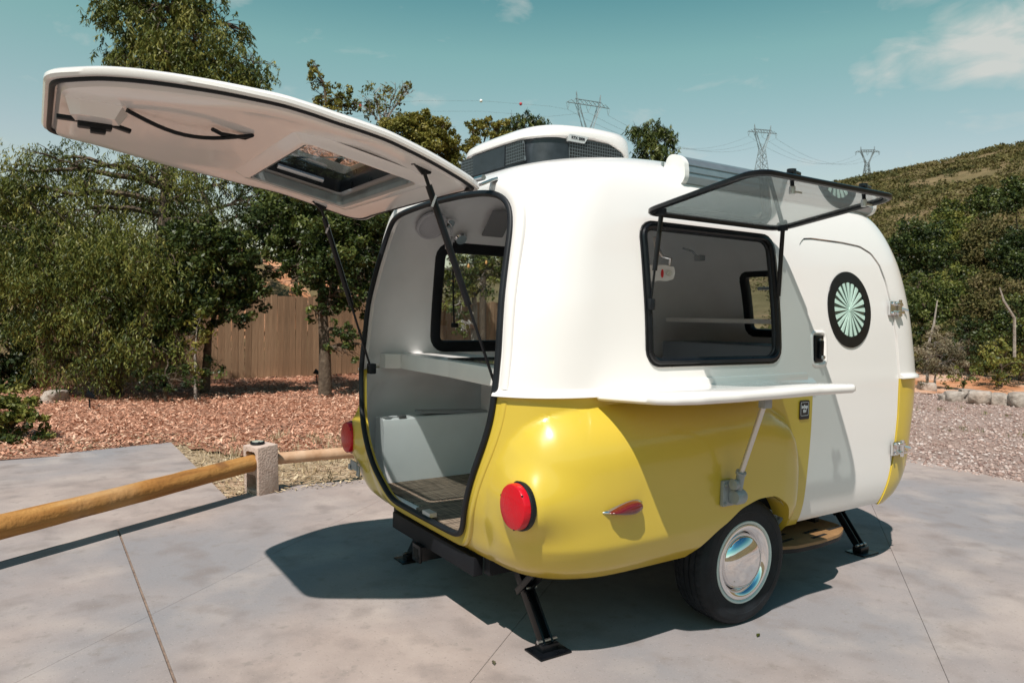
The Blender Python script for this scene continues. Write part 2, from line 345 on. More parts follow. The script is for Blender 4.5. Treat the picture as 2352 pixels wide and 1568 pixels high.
# ---- opening of the rear hatch
OPEN = [(.47,.32),(.478,.375),(.50,.42),(.55,.462),(.65,.53),(.75,.585),(.85,.638),(.95,.687),(1.05,.721),(1.15,.74),(1.25,.742),(1.35,.739),(1.45,.734),(1.55,.727),(1.65,.715),(1.75,.704),(1.85,.689),(1.93,.668),(1.985,.635),(2.02,.59),(2.043,.52),(2.06,.40),(2.072,.2)]
oz = [a for a, b in OPEN]; oy = [b for a, b in OPEN]
op_r = [(y, z) for z, y in OPEN]; OPEN2 = op_r+[(0, 2.075)]+[(-y, z) for y, z in op_r[::-1]]+[(0, .468)]   # (y,z) loop
def resample(P, n):
    P = np.array(P, float); Q = np.r_[P, P[:1]]; s = np.r_[0, np.cumsum(np.linalg.norm(np.diff(Q, axis=0), axis=1))]; t = np.linspace(0, s[-1], n, endpoint=False)
    return np.stack([np.interp(t, s, Q[:, k]) for k in range(P.shape[1])], 1)
def smooth_loop(P, it=2):
    for _ in range(it): P = (np.roll(P, 1, 0)+2*P+np.roll(P, -1, 0))/4
    return P
LOOP = smooth_loop(resample(OPEN2, 220), 4)
hatch_cut = prism_obj([(-1.75, y, z) for y, z in LOOP], [(-.95, y, z) for y, z in LOOP])
# ---- side windows and door
WX0, WX1, WZ0, WZ1 = -.655, .275, 1.285, 1.935
wpoly = rrect(WX1-WX0, WZ1-WZ0, .075, 8, (WX0+WX1)/2, (WZ0+WZ1)/2)
rw_cut = prism_obj([(x, -1.3, z) for x, z in wpoly], [(x, -.6, z) for x, z in wpoly])
lw_cut = prism_obj([(x-.11, .6, z) for x, z in wpoly], [(x-.11, 1.3, z) for x, z in wpoly])
fwpoly = rrect(1.0, .46, .06, 8, 0, 1.63)
fw_cut = prism_obj([(1.3, y, z) for y, z in fwpoly], [(2.2, y, z) for y, z in fwpoly])
dl = [(.500,.30),(.522,.45),(.535,.7),(.548,.95),(.552,1.165),(.538,1.35),(.512,1.6),(.488,1.78),(.487,1.86),(.505,1.915),(.545,1.945),(.62,1.952),(.9,1.95),(1.08,1.94),(1.19,1.905),(1.265,1.84),(1.315,1.74),(1.355,1.6),(1.395,1.4),(1.42,1.165),(1.418,.95),(1.40,.75),(1.37,.58),(1.335,.45),(1.30,.30)]
dl = resample(dl, 160)
def shrink(P, d):
    P = np.array(P); t = np.roll(P, -1, 0)-np.roll(P, 1, 0); n = np.c_[t[:, 1], -t[:, 0]]; n /= np.linalg.norm(n, axis=1, keepdims=True)
    sg = np.sign(((P-P.mean(0))*n).sum(1).mean()); return P-sg*n*d
d_cut = prism_obj([(x, -1.3, z) for x, z in dl], [(x, -.62, z) for x, z in dl])
dl_in = [(x, z) for x, z in shrink(dl, .008)]
dk = [(x, z) for x, z in dl_in if z > .425]; dk = [(dk[0][0]-.002, .415)]+dk+[(dk[-1][0]-.003, .415)]
d_keep = prism_obj([(x, -1.3, z) for x, z in dk], [(x, -.66, z) for x, z in dk])
# wheel arches
ARCH = [(-.46,.20),(-.43,.36),(-.375,.430),(-.276,.525),(-.128,.612),(-.003,.642),(.129,.640),(.235,.583),(.292,.498),(.318,.44),(.335,.36),(.35,.20)]
ARCH = smooth_loop(resample(ARCH, 120), 2)
a_cutR = prism_obj([(x, -1.4, z) for x, z in ARCH], [(x, -.60, z) for x, z in ARCH])
a_cutL = prism_obj([(x, 1.4, z) for x, z in ARCH], [(x, .60, z) for x, z in ARCH])
# door leaf from the plain wall surface
zd = np.linspace(.39, 2.0, 90); xd = np.linspace(.42, 1.50, 60); VO = []; 
for z in zd:
    P = ring(max(z, .402)); k = P[:, 1] < -.25; Q = P[k]; o_ = np.argsort(Q[:, 0]); VO.append(np.c_[xd, np.interp(xd, Q[o_, 0], Q[o_, 1])+.007, np.full(60, z)])
VO = np.array(VO); VI = VO+np.array((0, .032, 0)); nz_, nx_ = VO.shape[:2]; off = nz_*nx_
F = []
for i in range(nz_-1):
    for j in range(nx_-1):
        a_ = i*nx_+j; F += [(a_, a_+1, a_+1+nx_, a_+nx_), (a_+off+nx_, a_+1+nx_+off, a_+1+off, a_+off)]
for i in range(nz_-1):
    a_ = i*nx_; F.append((a_, a_+nx_, a_+nx_+off, a_+off)); a_ += nx_-1; F.append((a_+nx_, a_, a_+off, a_+nx_+off))
for j in range(nx_-1):
    F.append((j+1, j, j+off, j+1+off)); a_ = (nz_-1)*nx_+j; F.append((a_, a_+1, a_+1+off, a_+off))
door = obj('entry_door', np.concatenate([VO.reshape(-1, 3), VI.reshape(-1, 3)]), F, WHITE, trailer, smooth=True)
bm = bmesh.new(); bm.from_mesh(door.data); bmesh.ops.recalc_face_normals(bm, faces=bm.faces); bm.to_mesh(door.data); bm.free()
cut(door, [d_keep], 'INTERSECT')
cut(upper, [hatch_cut, rw_cut, lw_cut, fw_cut, d_cut])
cut(lower, [hatch_cut, d_cut, a_cutR, a_cutL])
for o in (hatch_cut, rw_cut, lw_cut, fw_cut, d_cut, d_keep, a_cutR, a_cutL): drop(o)
for o in (upper, lower, door):
    o.data.polygons.foreach_set('use_smooth', np.ones(len(o.data.polygons), bool)); o.data.set_sharp_from_angle(angle=R(38))
# ---- hatch seal and the gutter moulded round the opening
def expand(P, d): return shrink(P, -d)
def loop3(P, off=0): return [(surf_x(y, z)+off, y, z) for y, z in P]
RZL = np.linspace(.41, 2.2, 180); _rings = {}
def fast_x(y, z, side=-1):
    k = round(float(z), 3)
    if k not in _rings: _rings[k] = surf_x  # placeholder keeps the interface simple
    return surf_x(y, z, side)
def nrm_loop(P3):
    out = []
    for x, y, z in P3:
        e = .02; gy = (surf_x(y+e, z)-surf_x(y-e, z))/(2*e); gz = (surf_x(y, min(z+e, 2.3))-surf_x(y, max(z-e, .405)))/(2*e)
        out.append(Vector((-1, gy, gz)).normalized())
    return out
circ = lambda r, n=8, sx=1, ox=0, oy=0: [(ox+r*sx*math.cos(2*math.pi*k/n), oy+r*math.sin(2*math.pi*k/n)) for k in range(n)]
S3 = loop3(shrink(LOOP, .004)); NS = nrm_loop(S3)
MB().sweep(S3, NS, rrect(.026, .028, .009, 3, .003, .003)).build('hatch_seal', BLACK, trailer, 60)
S4 = loop3(expand(LOOP, .030)); NS4 = nrm_loop(S4)
zs_ = np.array([p[2] for p in S4]); n_ = len(S4)
def run(mask):
    st = [i for i in range(n_) if mask[i] and not mask[i-1]][0]; o = []
    while mask[st % n_]: o.append(st % n_); st += 1
    return o
gut = [(-.030, -.006), (-.026, .018), (-.014, .028), (.004, .026), (.022, .014), (.05, -.006)]
for nm, mk, mm in (('hatch_gutter', zs_ > SEAM+.012, WHITE), ('hatch_sill', zs_ < SEAM+.004, YELLOW)):
    ix = run(mk); MB().sweep([S4[i] for i in ix], [NS4[i] for i in ix], gut if nm == 'hatch_gutter' else [(a*.75-.008, b*.5) for a, b in gut], closed=False, scl=[float(np.interp(S4[i][2], [.45, .60, .75, 1.25, 1.7, 1.95], [.9, .7, .35, .25, .6, 1])) for i in ix]).build(nm, mm, trailer, 60)
# ---- raised rear hatch
HX, HZ, HTH = -1.28, 2.09, R(93.5)
def opened(p):
    dx, dz = p[0]-HX, p[2]-HZ; c, s = math.cos(HTH), math.sin(HTH); return (HX+c*dx+s*dz, p[1], HZ-s*dx+c*dz)
LIDLOOP = expand(LOOP, .028); LIDLOOP[:, 1] = np.clip(LIDLOOP[:, 1], .475, 2.038); LIDLOOP = smooth_loop(LIDLOOP, 6); LIDLOOP[:, 0] *= 1+.04*np.clip((LIDLOOP[:, 1]-1.9)/.15, 0, 1)
ctr = np.array((0, 1.30))
def lid_pt(y, z, d):
    x = max(surf_x(y*.93, z), -1.45); ex = .07*max(0, (.95-z)/.5)**2
    return (x-.028-ex+d, y, z)
LP = [(1.0, .0), (1.0, .012), (.992, .022), (.975, .024), (.968, .018), (.950, .018), (.935, .046), (.88, .058), (.8, .058), (.65, .058), (.5, .058), (.3, .058), (.12, .058)]
LO = [(.988, -.008), (.96, -.010), (.9, -.010), (.8, -.010), (.65, -.010), (.5, -.010), (.3, -.010), (.12, -.010)]
LR = [LL for LL in LO[::-1]]+LP
nL = len(LIDLOOP); V = []; F = []
for k, d in LR:
    for q in LIDLOOP:
        y, z = ctr+(q-ctr)*k; V.append(lid_pt(y, z, d))
for i in range(len(LR)-1):
    F += [(i*nL+j, i*nL+(j+1) % nL, (i+1)*nL+(j+1) % nL, (i+1)*nL+j) for j in range(nL)]
F += [tuple(range(nL))[::-1], tuple((len(LR)-1)*nL+j for j in range(nL))]
lid = obj('rear_hatch', V, F, WHITE, trailer, smooth=True)
bm = bmesh.new(); bm.from_mesh(lid.data); bmesh.ops.recalc_face_normals(bm, faces=bm.faces); bm.to_mesh(lid.data); bm.free()
LWY, LW0, LW1 = .45, 1.34, 1.82
hole = rrect(2*LWY, LW1-LW0, .03, 4, 0, (LW0+LW1)/2)
hc = prism_obj([(-1.8, y, z) for y, z in hole], [(-1.0, y, z) for y, z in hole]); cut(lid, [hc]); drop(hc)
for v in lid.data.vertices: v.co = opened(v.co)
lid.data.polygons.foreach_set('use_smooth', np.ones(len(lid.data.polygons), bool)); lid.data.set_sharp_from_angle(angle=R(35))
sl = [opened(lid_pt(*(ctr+(q-ctr)*.968), .026)) for q in LIDLOOP]; cl3 = Vector(opened((-1.3, 0, 1.3)))
nn_ = [Vector((0.05, 0, -1)) for q in sl]
MB().sweep(sl, nn_, rrect(.018, .018, .006, 2)).build('lid_seal', BLACK, lid, 60)
def lidM(mb, fn):
    mb.v = [opened(v) for v in mb.v]; return mb
# moulded surround of the lid window, aluminium rails, glass
def frame_prism(o, i, x0, x1, M=None):
    n = len(o); V = [(x0, y, z) for y, z in o]+[(x1, y, z) for y, z in o]+[(x1, y, z) for y, z in i]+[(x0, y, z) for y, z in i]
    F = []
    for a in range(4):
        F += [(a*n+k, a*n+(k+1) % n, ((a+1) % 4)*n+(k+1) % n, ((a+1) % 4)*n+k) for k in range(n)]
    return V, F
def lid_frame(name, go, gi, d0, d1, m, gi2=None):
    zc = (LW0+LW1)/2; mb = MB()
    o = rrect(2*(LWY+go), LW1-LW0+2*go, .05, 6, 0, zc); i = rrect(2*(LWY+gi), LW1-LW0+2*gi, .03, 6, 0, zc); i2 = rrect(2*(LWY+(gi2 if gi2 is not None else gi)), LW1-LW0+2*(gi2 if gi2 is not None else gi), .03, 6, 0, zc)
    n = len(o); fx = lambda y, z, d: lid_pt(y, z, d)
    V = [fx(y, z, d0) for y, z in o]+[fx(y, z, d1) for y, z in i2]+[fx(y, z, d1) for y, z in i]+[fx(y, z, d0) for y, z in i]; F = []
    for a in range(4): F += [(a*n+k, a*n+(k+1) % n, ((a+1) % 4)*n+(k+1) % n, ((a+1) % 4)*n+k) for k in range(n)]
    mb.add([opened(v) for v in V], F); return mb.build(name, m, lid, 40)
lid_frame('window_surround', .075, .002, .050, .080, WHITE, .025)
lid_frame('window_rail', .004, -.012, .030, .074, ALU)
lid_frame('window_frame', -.008, -.034, -.040, .02, BLACKP)
zc = (LW0+LW1)/2
Vp = [opened(lid_pt(y, z, -.03)) for y, z in rrect(2*(LWY-.03), LW1-LW0-.06, .04, 6, 0, zc)]
Vp2 = [opened(lid_pt(y, z, -.036)) for y, z in rrect(2*(LWY-.03), LW1-LW0-.06, .04, 6, 0, zc)]
n = len(Vp); obj('pane', Vp+Vp2, [tuple(range(n)), tuple(range(n, 2*n))[::-1]]+[(k, (k+1) % n, n+(k+1) % n, n+k) for k in range(n)], DARKG, lid)
mb = MB(); mb.tube([opened(lid_pt(.33, LW0+.10, .012)), opened(lid_pt(.33, LW0+.33, .012))], .012, 10); mb.build('stay_rod', STEEL, lid)
# latch box with black handle and pull strap near the free end
mb = MB()
Vb = []
pl = [(.05, -.05), (-.10, -.08), (-.12, -.04), (-.10, .10), (.02, .13), (.06, .04)]
V = [lid_pt(-.22+a, .62+b, .05) for a, b in pl]+[lid_pt(-.22+a*.75, .62+b*.75, .105) for a, b in pl]; n = 6
mb.add([opened(v) for v in V], [tuple(range(6)), tuple(range(6, 12))[::-1]]+[(k, (k+1) % 6, 6+(k+1) % 6, 6+k) for k in range(6)]); mb.build('latch_housing', WHITE, lid, 20)
lb = Vector(opened(lid_pt(-.19, .64, .10)))
mb = MB(); mb.box(lb+Vector((0, 0, -.012)), (.11, .045, .03), bev=.006); mb.box(lb+Vector((.085, .01, -.008)), (.07, .03, .016), Matrix.Rotation(R(14), 4, 'Y'), .005); mb.box(lb+Vector((-.085, 0, .0)), (.07, .03, .016), bev=.004); mb.box(lb+Vector((.01, .0, -.032)), (.05, .035, .02), bev=.005)
mb.build('latch_handle', BLACK, lid, 40)
mb = MB(); a0 = lid_pt(-.30, .73, .065)
sp = [opened(lid_pt(-.31+.06*math.sin(t*3.0), .73+.44*t, .066+.035*math.sin(t*math.pi))) for t in np.linspace(0, 1, 14)]
sp += [opened(lid_pt(-.25, 1.155, .070)), opened(lid_pt(-.28, 1.06, .078)), opened(lid_pt(-.315, 1.02, .075))]
mb.tube(sp, .008, 6); mb.build('pull_strap', BLACK, lid, 60)
# hinges
for y in (-.52, .52):
    mb = MB(); mb.box((-1.245, y, 2.085), (.09, .05, .012), Matrix.Rotation(R(-25), 4, 'Y'), .003); mb.tube([(-1.285, y-.035, 2.095), (-1.285, y+.035, 2.095)], .012, 10); mb.build('hatch_hinge', STEEL, trailer)
# gas struts
for sy in (-1, 1):
    a = Vector((-1.607, sy*.627, 2.068)); b = Vector((-1.284, sy*.69, 1.185)); m_ = a.lerp(b, .60)
    st = empty('gas_strut'); st.parent = trailer
    mb = MB(); mb.tube([a.lerp(b, .06), m_], .0145, 12); mb.tube([a, a.lerp(b, .07)], .008, 8); mb.build('cylinder', BLACKP, st)
    MB().tube([m_, b], .0065, 8).build('rod', BLACKP, st)
    mb = MB(); mb.prism([(-.05, .0), (.05, .0), (.018, -.05), (-.018, -.05)], -.006, .006, Matrix.Translation(a+Vector((0, 0, .04))) @ Matrix.Rotation(R(-12), 4, 'Y') @ AX_Y); mb.box(a+Vector((0, 0, .038)), (.10, .035, .008), Matrix.Rotation(R(-12), 4, 'Y')); mb.build('bracket', BLACK, st)
    mb = MB(); mb.box(b+Vector((.012, sy*.012, -.01)), (.04, .05, .06), bev=.006); mb.build('end_fitting', BLACK, st)
    mb = MB(); mb.box(a.lerp(b, .13)+Vector((-.006, -.0125, 0)), (.009, .004, .05), Matrix.Rotation(R(20), 4, 'Y')); mb.build('warning_label', mat('label_paper', (.72, .70, .70), .6), st)
# ---- right side window: frame in the wall, open sash on its top edge, two stays
def wall_loop(poly, off, side=-1): return [(x, surf_y(x, z, side)+side*off, z) for x, z in poly]
wl = resample(rrect(WX1-WX0-.012, WZ1-WZ0-.012, .07, 8, (WX0+WX1)/2, (WZ0+WZ1)/2), 120)
wfr = empty('side_window'); wfr.parent = trailer
P3 = wall_loop(wl, 0); MB().sweep(P3, [(0, -1, .1)]*len(P3), [(-.027, .002), (-.025, .014), (-.016, .019), (-.005, .016), (.0, .008), (.010, .008), (.013, -.02), (.009, -.035), (-.02, -.03)]).build('window_frame', BLACKP, wfr, 30)
P4 = wall_loop(resample(rrect(WX1-WX0-.06, WZ1-WZ0-.06, .06, 8, (WX0+WX1)/2, (WZ0+WZ1)/2), 120), -.012); MB().sweep(P4, [(0, -1, .1)]*len(P4), rrect(.014, .02, .005, 2)).build('inner_seal', BLACK, wfr, 50)
SA = R(8.5); hz_ = 1.965; hy_ = surf_y(-.2, 1.95)-.03
def sash(u, v, o=0):    # u along X, v outwards from the hinge, o normal (up)
    return (u, hy_-v*math.cos(SA)+o*math.sin(SA)*-1*-1, hz_+v*math.sin(SA)+o*math.cos(SA))
sw, sh = WX1-WX0+.03, .635; scx = (WX0+WX1)/2
so_ = resample(rrect(sw, sh, .085, 8, scx, sh/2), 120); si_ = [(x, y) for x, y in so_]
P5 = [sash(x, v) for x, v in shrink(so_, .014)]
sashp = empty('window_sash'); sashp.parent = trailer
MB().sweep(P5, [(0, -math.sin(SA), math.cos(SA))]*len(P5), [(-.016, -.008), (-.016, .006), (-.008, .011), (.009, .011), (.015, .004), (.015, -.007), (.004, -.013), (-.009, -.013)]).build('sash_frame', BLACKP, sashp, 40)
pg = [sash(x, v, .006) for x, v in shrink(so_, .02)]; pg2 = [sash(x, v, .001) for x, v in shrink(so_, .02)]; n = len(pg)
obj('pane', pg+pg2, [tuple(range(n)), tuple(range(n, 2*n))[::-1]]+[(k, (k+1) % n, n+(k+1) % n, n+k) for k in range(n)], SMOKE, sashp)
for ux in (-.40, .10):
    c_ = Vector(sash(ux, sh-.055, .022)); d_ = Vector(sash(ux, sh-.055, -.02))
    mb = MB(); mb.tube([d_, c_+Vector((0, 0, .012))], .008, 10); mb.box(c_+Vector((.018, 0, .016)), (.085, .024, .016), Matrix.Rotation(R(12), 4, 'Z'), .006); mb.lathe([(.0, .030), (.018, .028), (.02, .0)], Matrix.Translation(c_), 16); mb.build('latch_knob', BLACKP, sashp)
    mb = MB(); mb.tube([d_, d_+Vector((0, 0, -.03))], .012, 10); mb.box(d_+Vector((.02, 0, -.02)), (.07, .012, .008)); mb.build('latch_tongue', STEEL, sashp)
for ux, ub in ((WX0+.05, WX0+.02), (WX1-.03, WX1-.02)):
    t_ = Vector(sash(ux, .06, -.02)); b_ = Vector((ub, surf_y(ub, 1.42)+.01, 1.42)); m_ = t_.lerp(b_, .58)
    if ux < 0: t_ = Vector(sash(ux+.0, .06, -.02)); b_ = Vector((ub, surf_y(ub, 1.56)-.015, 1.56))
    stt = empty('window_stay'); stt.parent = trailer; m_ = t_.lerp(b_, .62)
    MB().tube([t_, m_], .011, 10).build('cylinder', BLACKP, stt); MB().tube([m_, b_], .005, 8).build('rod', BLACKP, stt)
    MB().box(t_+Vector((0, 0, .012)), (.02, .05, .03), bev=.004).build('bracket', BLACK, stt); MB().box(b_, (.03, .03, .05), bev=.006).build('end_fitting', BLACK, stt)
# ---- far side and front windows
P6 = wall_loop([(x-.11, z) for x, z in wl], -.01, 1); fs = empty('far_side_window'); fs.parent = trailer
MB().sweep(P6, [(0, 1, .1)]*len(P6), rrect(.075, .05, .012, 3)).build('window_frame', BLACK, fs, 40)
pv = [(x, y-.006, z) for x, y, z in P6]; n = len(pv); obj('pane', pv+[(x, y+.005, z) for x, y, z in pv], [tuple(range(n)), tuple(range(n, 2*n))[::-1]], CLEAR, fs)
MB().tube([(-.665, .845, 1.80), (-.66, .84, 1.55), (-.655, .835, 1.44)], .006, 8).box((-.655, .83, 1.43), (.04, .03, .03), bev=.005).build('stay_rod', BLACK, fs)
fw = resample(fwpoly, 100); P7 = [(surf_x(y, z, 1)-.005, y, z) for y, z in fw]; fr_ = empty('front_window'); fr_.parent = trailer
MB().sweep(P7, [(1, 0, .12)]*len(P7), rrect(.06, .06, .012, 3)).build('window_frame', BLACK, fr_, 40)
n = len(P7); obj('pane', P7+[(x+.005, y, z) for x, y, z in P7], [tuple(range(n)), tuple(range(n, 2*n))[::-1]], CLEAR, fr_)
MB().tube([(1.74, -.1, 1.74), (1.74, .36, 1.74)], .012, 8).build('blind_rod', ALU, fr_)
# ---- door: porthole with a fan of pale rays, handle, hinges
PCX, PCZ = .916, 1.568
def door_y(x, z): return surf_y(x, z)+.007
def disc_ring(r0, r1, lift, nm, m, parent, n=64):
    V = []; F = []
    for r, l in ((r0, -.002), (r0, lift), (r1, lift), (r1, -.002)):
        for k in range(n):
            a = 2*math.pi*k/n; x, z = PCX+r*math.cos(a), PCZ+r*math.sin(a)*1.03; V.append((x, door_y(x, z)-l, z))
    for a in range(3): F += [(a*n+k, a*n+(k+1) % n, (a+1)*n+(k+1) % n, (a+1)*n+k) for k in range(n)]
    return obj(nm, V, F, m, parent, smooth=True, angle=40)
disc_ring(.150, .207, .006, 'porthole_ring', BLACKP, door)
n = 64; V = [(PCX, door_y(PCX, PCZ)-.002, PCZ)]+[(PCX+.151*math.cos(2*math.pi*k/n), door_y(PCX+.151*math.cos(2*math.pi*k/n), PCZ+.155*math.sin(2*math.pi*k/n))-.002, PCZ+.155*math.sin(2*math.pi*k/n)) for k in range(n)]
obj('porthole_pane', V, [(0, 1+k, 1+(k+1) % n) for k in range(n)], mat('dark_porthole', (.02, .05, .045), .08, coat=1), door)
RAY = mat('pale_green_ray', (.50, .68, .60), .35, vary=.08, vscale=30)
for i in range(20):
    a0, a1 = 2*math.pi*(i-.27)/20, 2*math.pi*(i+.27)/20; P = [(.012, a0), (.146, a0), (.148, (a0+a1)/2), (.146, a1), (.012, a1)]
    V = [(PCX+r*math.cos(a), door_y(PCX+r*math.cos(a), PCZ+r*1.03*math.sin(a))-l, PCZ+r*1.03*math.sin(a)) for l in (.001, .0055) for r, a in P]
    obj('porthole_ray', V, [(0, 1, 2, 3, 4)[::-1], (5, 6, 7, 8, 9)]+[(k, (k+1) % 5, 5+(k+1) % 5, 5+k) for k in range(5)], RAY, door)
MB().lathe([(.0, .009), (.013, .008), (.014, .0)], Matrix.Translation((PCX, door_y(PCX, PCZ), PCZ)) @ Matrix.Rotation(R(90), 4, 'X'), 16).build('porthole_hub', RAY, door)
hx_, hz2 = .615, 1.352
mb = MB(); pl = resample(rrect(.125, .175, .03, 6, hx_, hz2), 48); P8 = [(x, door_y(x, z), z) for x, z in pl]
mb.sweep(P8, [(0, -1, 0)]*len(P8), [(-.012, -.003), (-.010, .005), (0, .008), (.008, .005), (.012, -.003)]); mb.build('handle_bezel', WHITE, door, 60)
mb = MB(); yb = door_y(hx_, hz2); mb.box((hx_-.012, yb-.006, hz2), (.07, .016, .145), bev=.005); mb.box((hx_-.012, yb-.022, hz2-.005), (.026, .022, .10), bev=.006); mb.build('door_handle', BLACKP, door)
for dy_, dz_ in ((-.014, .045), (-.033, -.045)): MB().lathe([(.0, .012), (.010, .011), (.011, 0)], Matrix.Translation((hx_-.012, yb+dy_, hz2+dz_)) @ Matrix.Rotation(R(90), 4, 'X'), 14).build('lock_cylinder', STEEL, door)
for hx, hz in ((1.375, 1.585), (1.415, .75)):
    y0 = surf_y(hx, hz); mb = MB()
    mb.box((hx-.035, y0-.010, hz), (.07, .018, .085), bev=.006); mb.tube([(hx+.01, y0-.026, hz-.05), (hx+.01, y0-.026, hz+.05)], .013, 12)
    mb.box((hx+.05, y0+.0, hz), (.09, .016, .06), Matrix.Rotation(R(14), 4, 'Z'), .005); mb.box((hx+.0, y0-.022, hz+.025), (.06, .03, .018), bev=.004); mb.box((hx+.02, y0-.022, hz-.025), (.07, .03, .018), bev=.004)
    for dx, dz in ((-.05, .028), (-.05, -.028), (.075, .02), (.075, -.02)): mb.lathe([(0, .02), (.008, .018), (.009, 0)], Matrix.Translation((hx+dx, y0-.012+(.02 if dx > 0 else 0), hz+dz)) @ Matrix.Rotation(R(90), 4, 'X'), 10)
    mb.tube([(hx+.08, y0-.0, hz-.0), (hx+.13, y0-.01, hz-.012)], .008, 8); mb.build('door_hinge', CHROME, door)
# ---- folding outside table on a strut
tb = empty('side_table'); tb.parent = trailer
TO = [(-.955, -.94), (-.955, -1.20), (-.945, -1.28), (-.90, -1.345), (-.80, -1.39), (-.6, -1.405), (-.3, -1.39), (0, -1.36), (.15, -1.365), (.235, -1.372), (.252, -1.365), (.252, -1.2), (.25, -.94)]
TOr = smooth_loop(resample(TO, 220), 1)
def tz(y): return 1.150+(-.94-y)*.055
mb = MB(); n = len(TOr); inn = shrink(TOr, .02); V = []
for PP, l in ((shrink(TOr, .012), 0.0), (TOr, .010), (TOr, .030), (shrink(TOr, .010), .040)): V += [(x, y, tz(y)+l) for x, y in PP]
F = [tuple(range(n))[::-1], tuple(range(3*n, 4*n))]
for a in range(3): F += [(a*n+k, a*n+(k+1) % n, (a+1)*n+(k+1) % n, (a+1)*n+k) for k in range(n)]
mb.add(V, F); mb.build('table_top', WHITE, tb, 50)
mb = MB(); mb.box((.0, -.935, 1.20), (1.0, .018, .05), bev=.005); mb.build('table_cleat', WHITE, tb)
sb = Vector((-.235, skin_y(-.235, .70)-.03, .70)); stp = Vector((-.275, -1.27, 1.155))
mb = MB(); mb.tube([sb+(stp-sb)*.22, stp], .0125, 14); mb.build('support_tube', mat('pale_metal', (.62, .60, .58), .35, metal=.6), tb)
mb = MB(); mb.tube([sb+Vector((0, -.02, 0)), sb+(stp-sb)*.24], .019, 14); mb.tube([sb+(stp-sb)*.225, sb+(stp-sb)*.25], .024, 14); mb.lathe([(0, .018), (.02, .016), (.024, .008), (.024, -.01), (0, -.014)], Matrix.Translation(sb+(stp-sb)*.10+Vector((-.035, -.015, .01))) @ Matrix.Rotation(R(90), 4, 'Y'), 16)
mb.lathe([(0, .032), (.03, .03), (.036, .02), (.036, -.02), (.03, -.03), (0, -.032)], Matrix.Translation(sb+Vector((.0, -.025, -.005))) @ Matrix.Rotation(R(90), 4, 'Y'), 20); mb.build('support_socket', GREYP, tb)
mb = MB(); mb.box(sb+Vector((-.02, .018, .005)), (.085, .022, .12), bev=.008); mb.box(sb+Vector((-.0, .0, .0)), (.05, .03, .08), bev=.006)
for dx, dz in ((-.05, .045), (.012, .045), (-.05, -.04), (.012, -.04)): mb.lathe([(0, .010), (.006, .009), (.007, 0)], Matrix.Translation(sb+Vector((dx, .006, dz))) @ Matrix.Rotation(R(90), 4, 'X'), 8)
mb.build('wall_bracket', GREYP, tb)
mb = MB(); mb.box(stp+Vector((.0, .0, -.012)), (.05, .035, .045), bev=.004); mb.build('table_bracket', GREYP, tb)
# ---- sticker beside the door
def text_mesh(name, s, size, M, m, parent, ext=.0008, bold=0.0):
    cu_ = bpy.data.curves.new(name, 'FONT'); cu_.body = s; cu_.size = size; cu_.extrude = ext; cu_.align_x = 'CENTER'; cu_.align_y = 'CENTER'; cu_.space_line = .8; cu_.offset = bold
    o = bpy.data.objects.new(name, cu_); C.objects.link(o); dg = bpy.context.evaluated_depsgraph_get(); me = bpy.data.meshes.new_from_object(o.evaluated_get(dg)); bpy.data.objects.remove(o); bpy.data.curves.remove(cu_)
    me.transform(M); me.materials.clear(); me.materials.append(m); o = bpy.data.objects.new(name, me); C.objects.link(o); o.parent = parent; return o
SX, SZ = .474, 1.032; ys_ = surf_y(SX, SZ)
RIGHTM = Matrix(((1, 0, 0, 0), (0, 0, -1, 0), (0, 1, 0, 0), (0, 0, 0, 1)))     # local XY -> XZ, local Z -> -Y
mb = MB(); mb.prism(rrect(.082, .100, .010, 4), 0, .003, Matrix.Translation((SX, ys_-.004, SZ)) @ RIGHTM); stk = mb.build('sticker', mat('sticker_black', (.012, .013, .018), .35), trailer, 40)
INK = mat('white_ink', (.72, .74, .76), .5)
MB().sweep([(SX+x, ys_-.0075, SZ+.005+z) for x, z in rrect(.064, .070, .006, 3)], [(0, -1, 0)]*16, rrect(.0018, .001, .0002, 1)).build('sticker_border', INK, stk)
text_mesh('sticker_text', 'adap\ntiv', .028, Matrix.Translation((SX, ys_-.0078, SZ+.006)) @ RIGHTM, INK, stk, bold=.0006)
# ---- lamps
for sy in (-1, 1):
    tl = empty('tail_light'); tl.parent = trailer; c_ = Vector((-1.292, sy*.913, .745)); M = Matrix.Translation(c_) @ Matrix.Rotation(R(-90), 4, 'Y') @ Matrix.Rotation(0, 4, 'Z')
    MB().lathe([(0, 0), (.096, 0), (.099, .006), (.099, .020), (.094, .024), (0, .024)], M, 40).build('gasket', BLACK, tl)
    MB().lathe([(.092, .020), (.092, .044), (.088, .052), (.075, .056), (.04, .060), (0, .061)], M, 40).build('lens', RED, tl)
    for a in (20, 140, 260): MB().lathe([(.0, .006), (.005, .005), (.005, 0)], Matrix.Translation(c_+Vector((-.047, .087*math.cos(R(a)), .087*math.sin(R(a))))) @ Matrix.Rotation(R(-90), 4, 'Y'), 10).build('screw', BLACK, tl)
ml = empty('marker_light'); ml.parent = trailer; MY = skin_y(-.892, .716)+.004
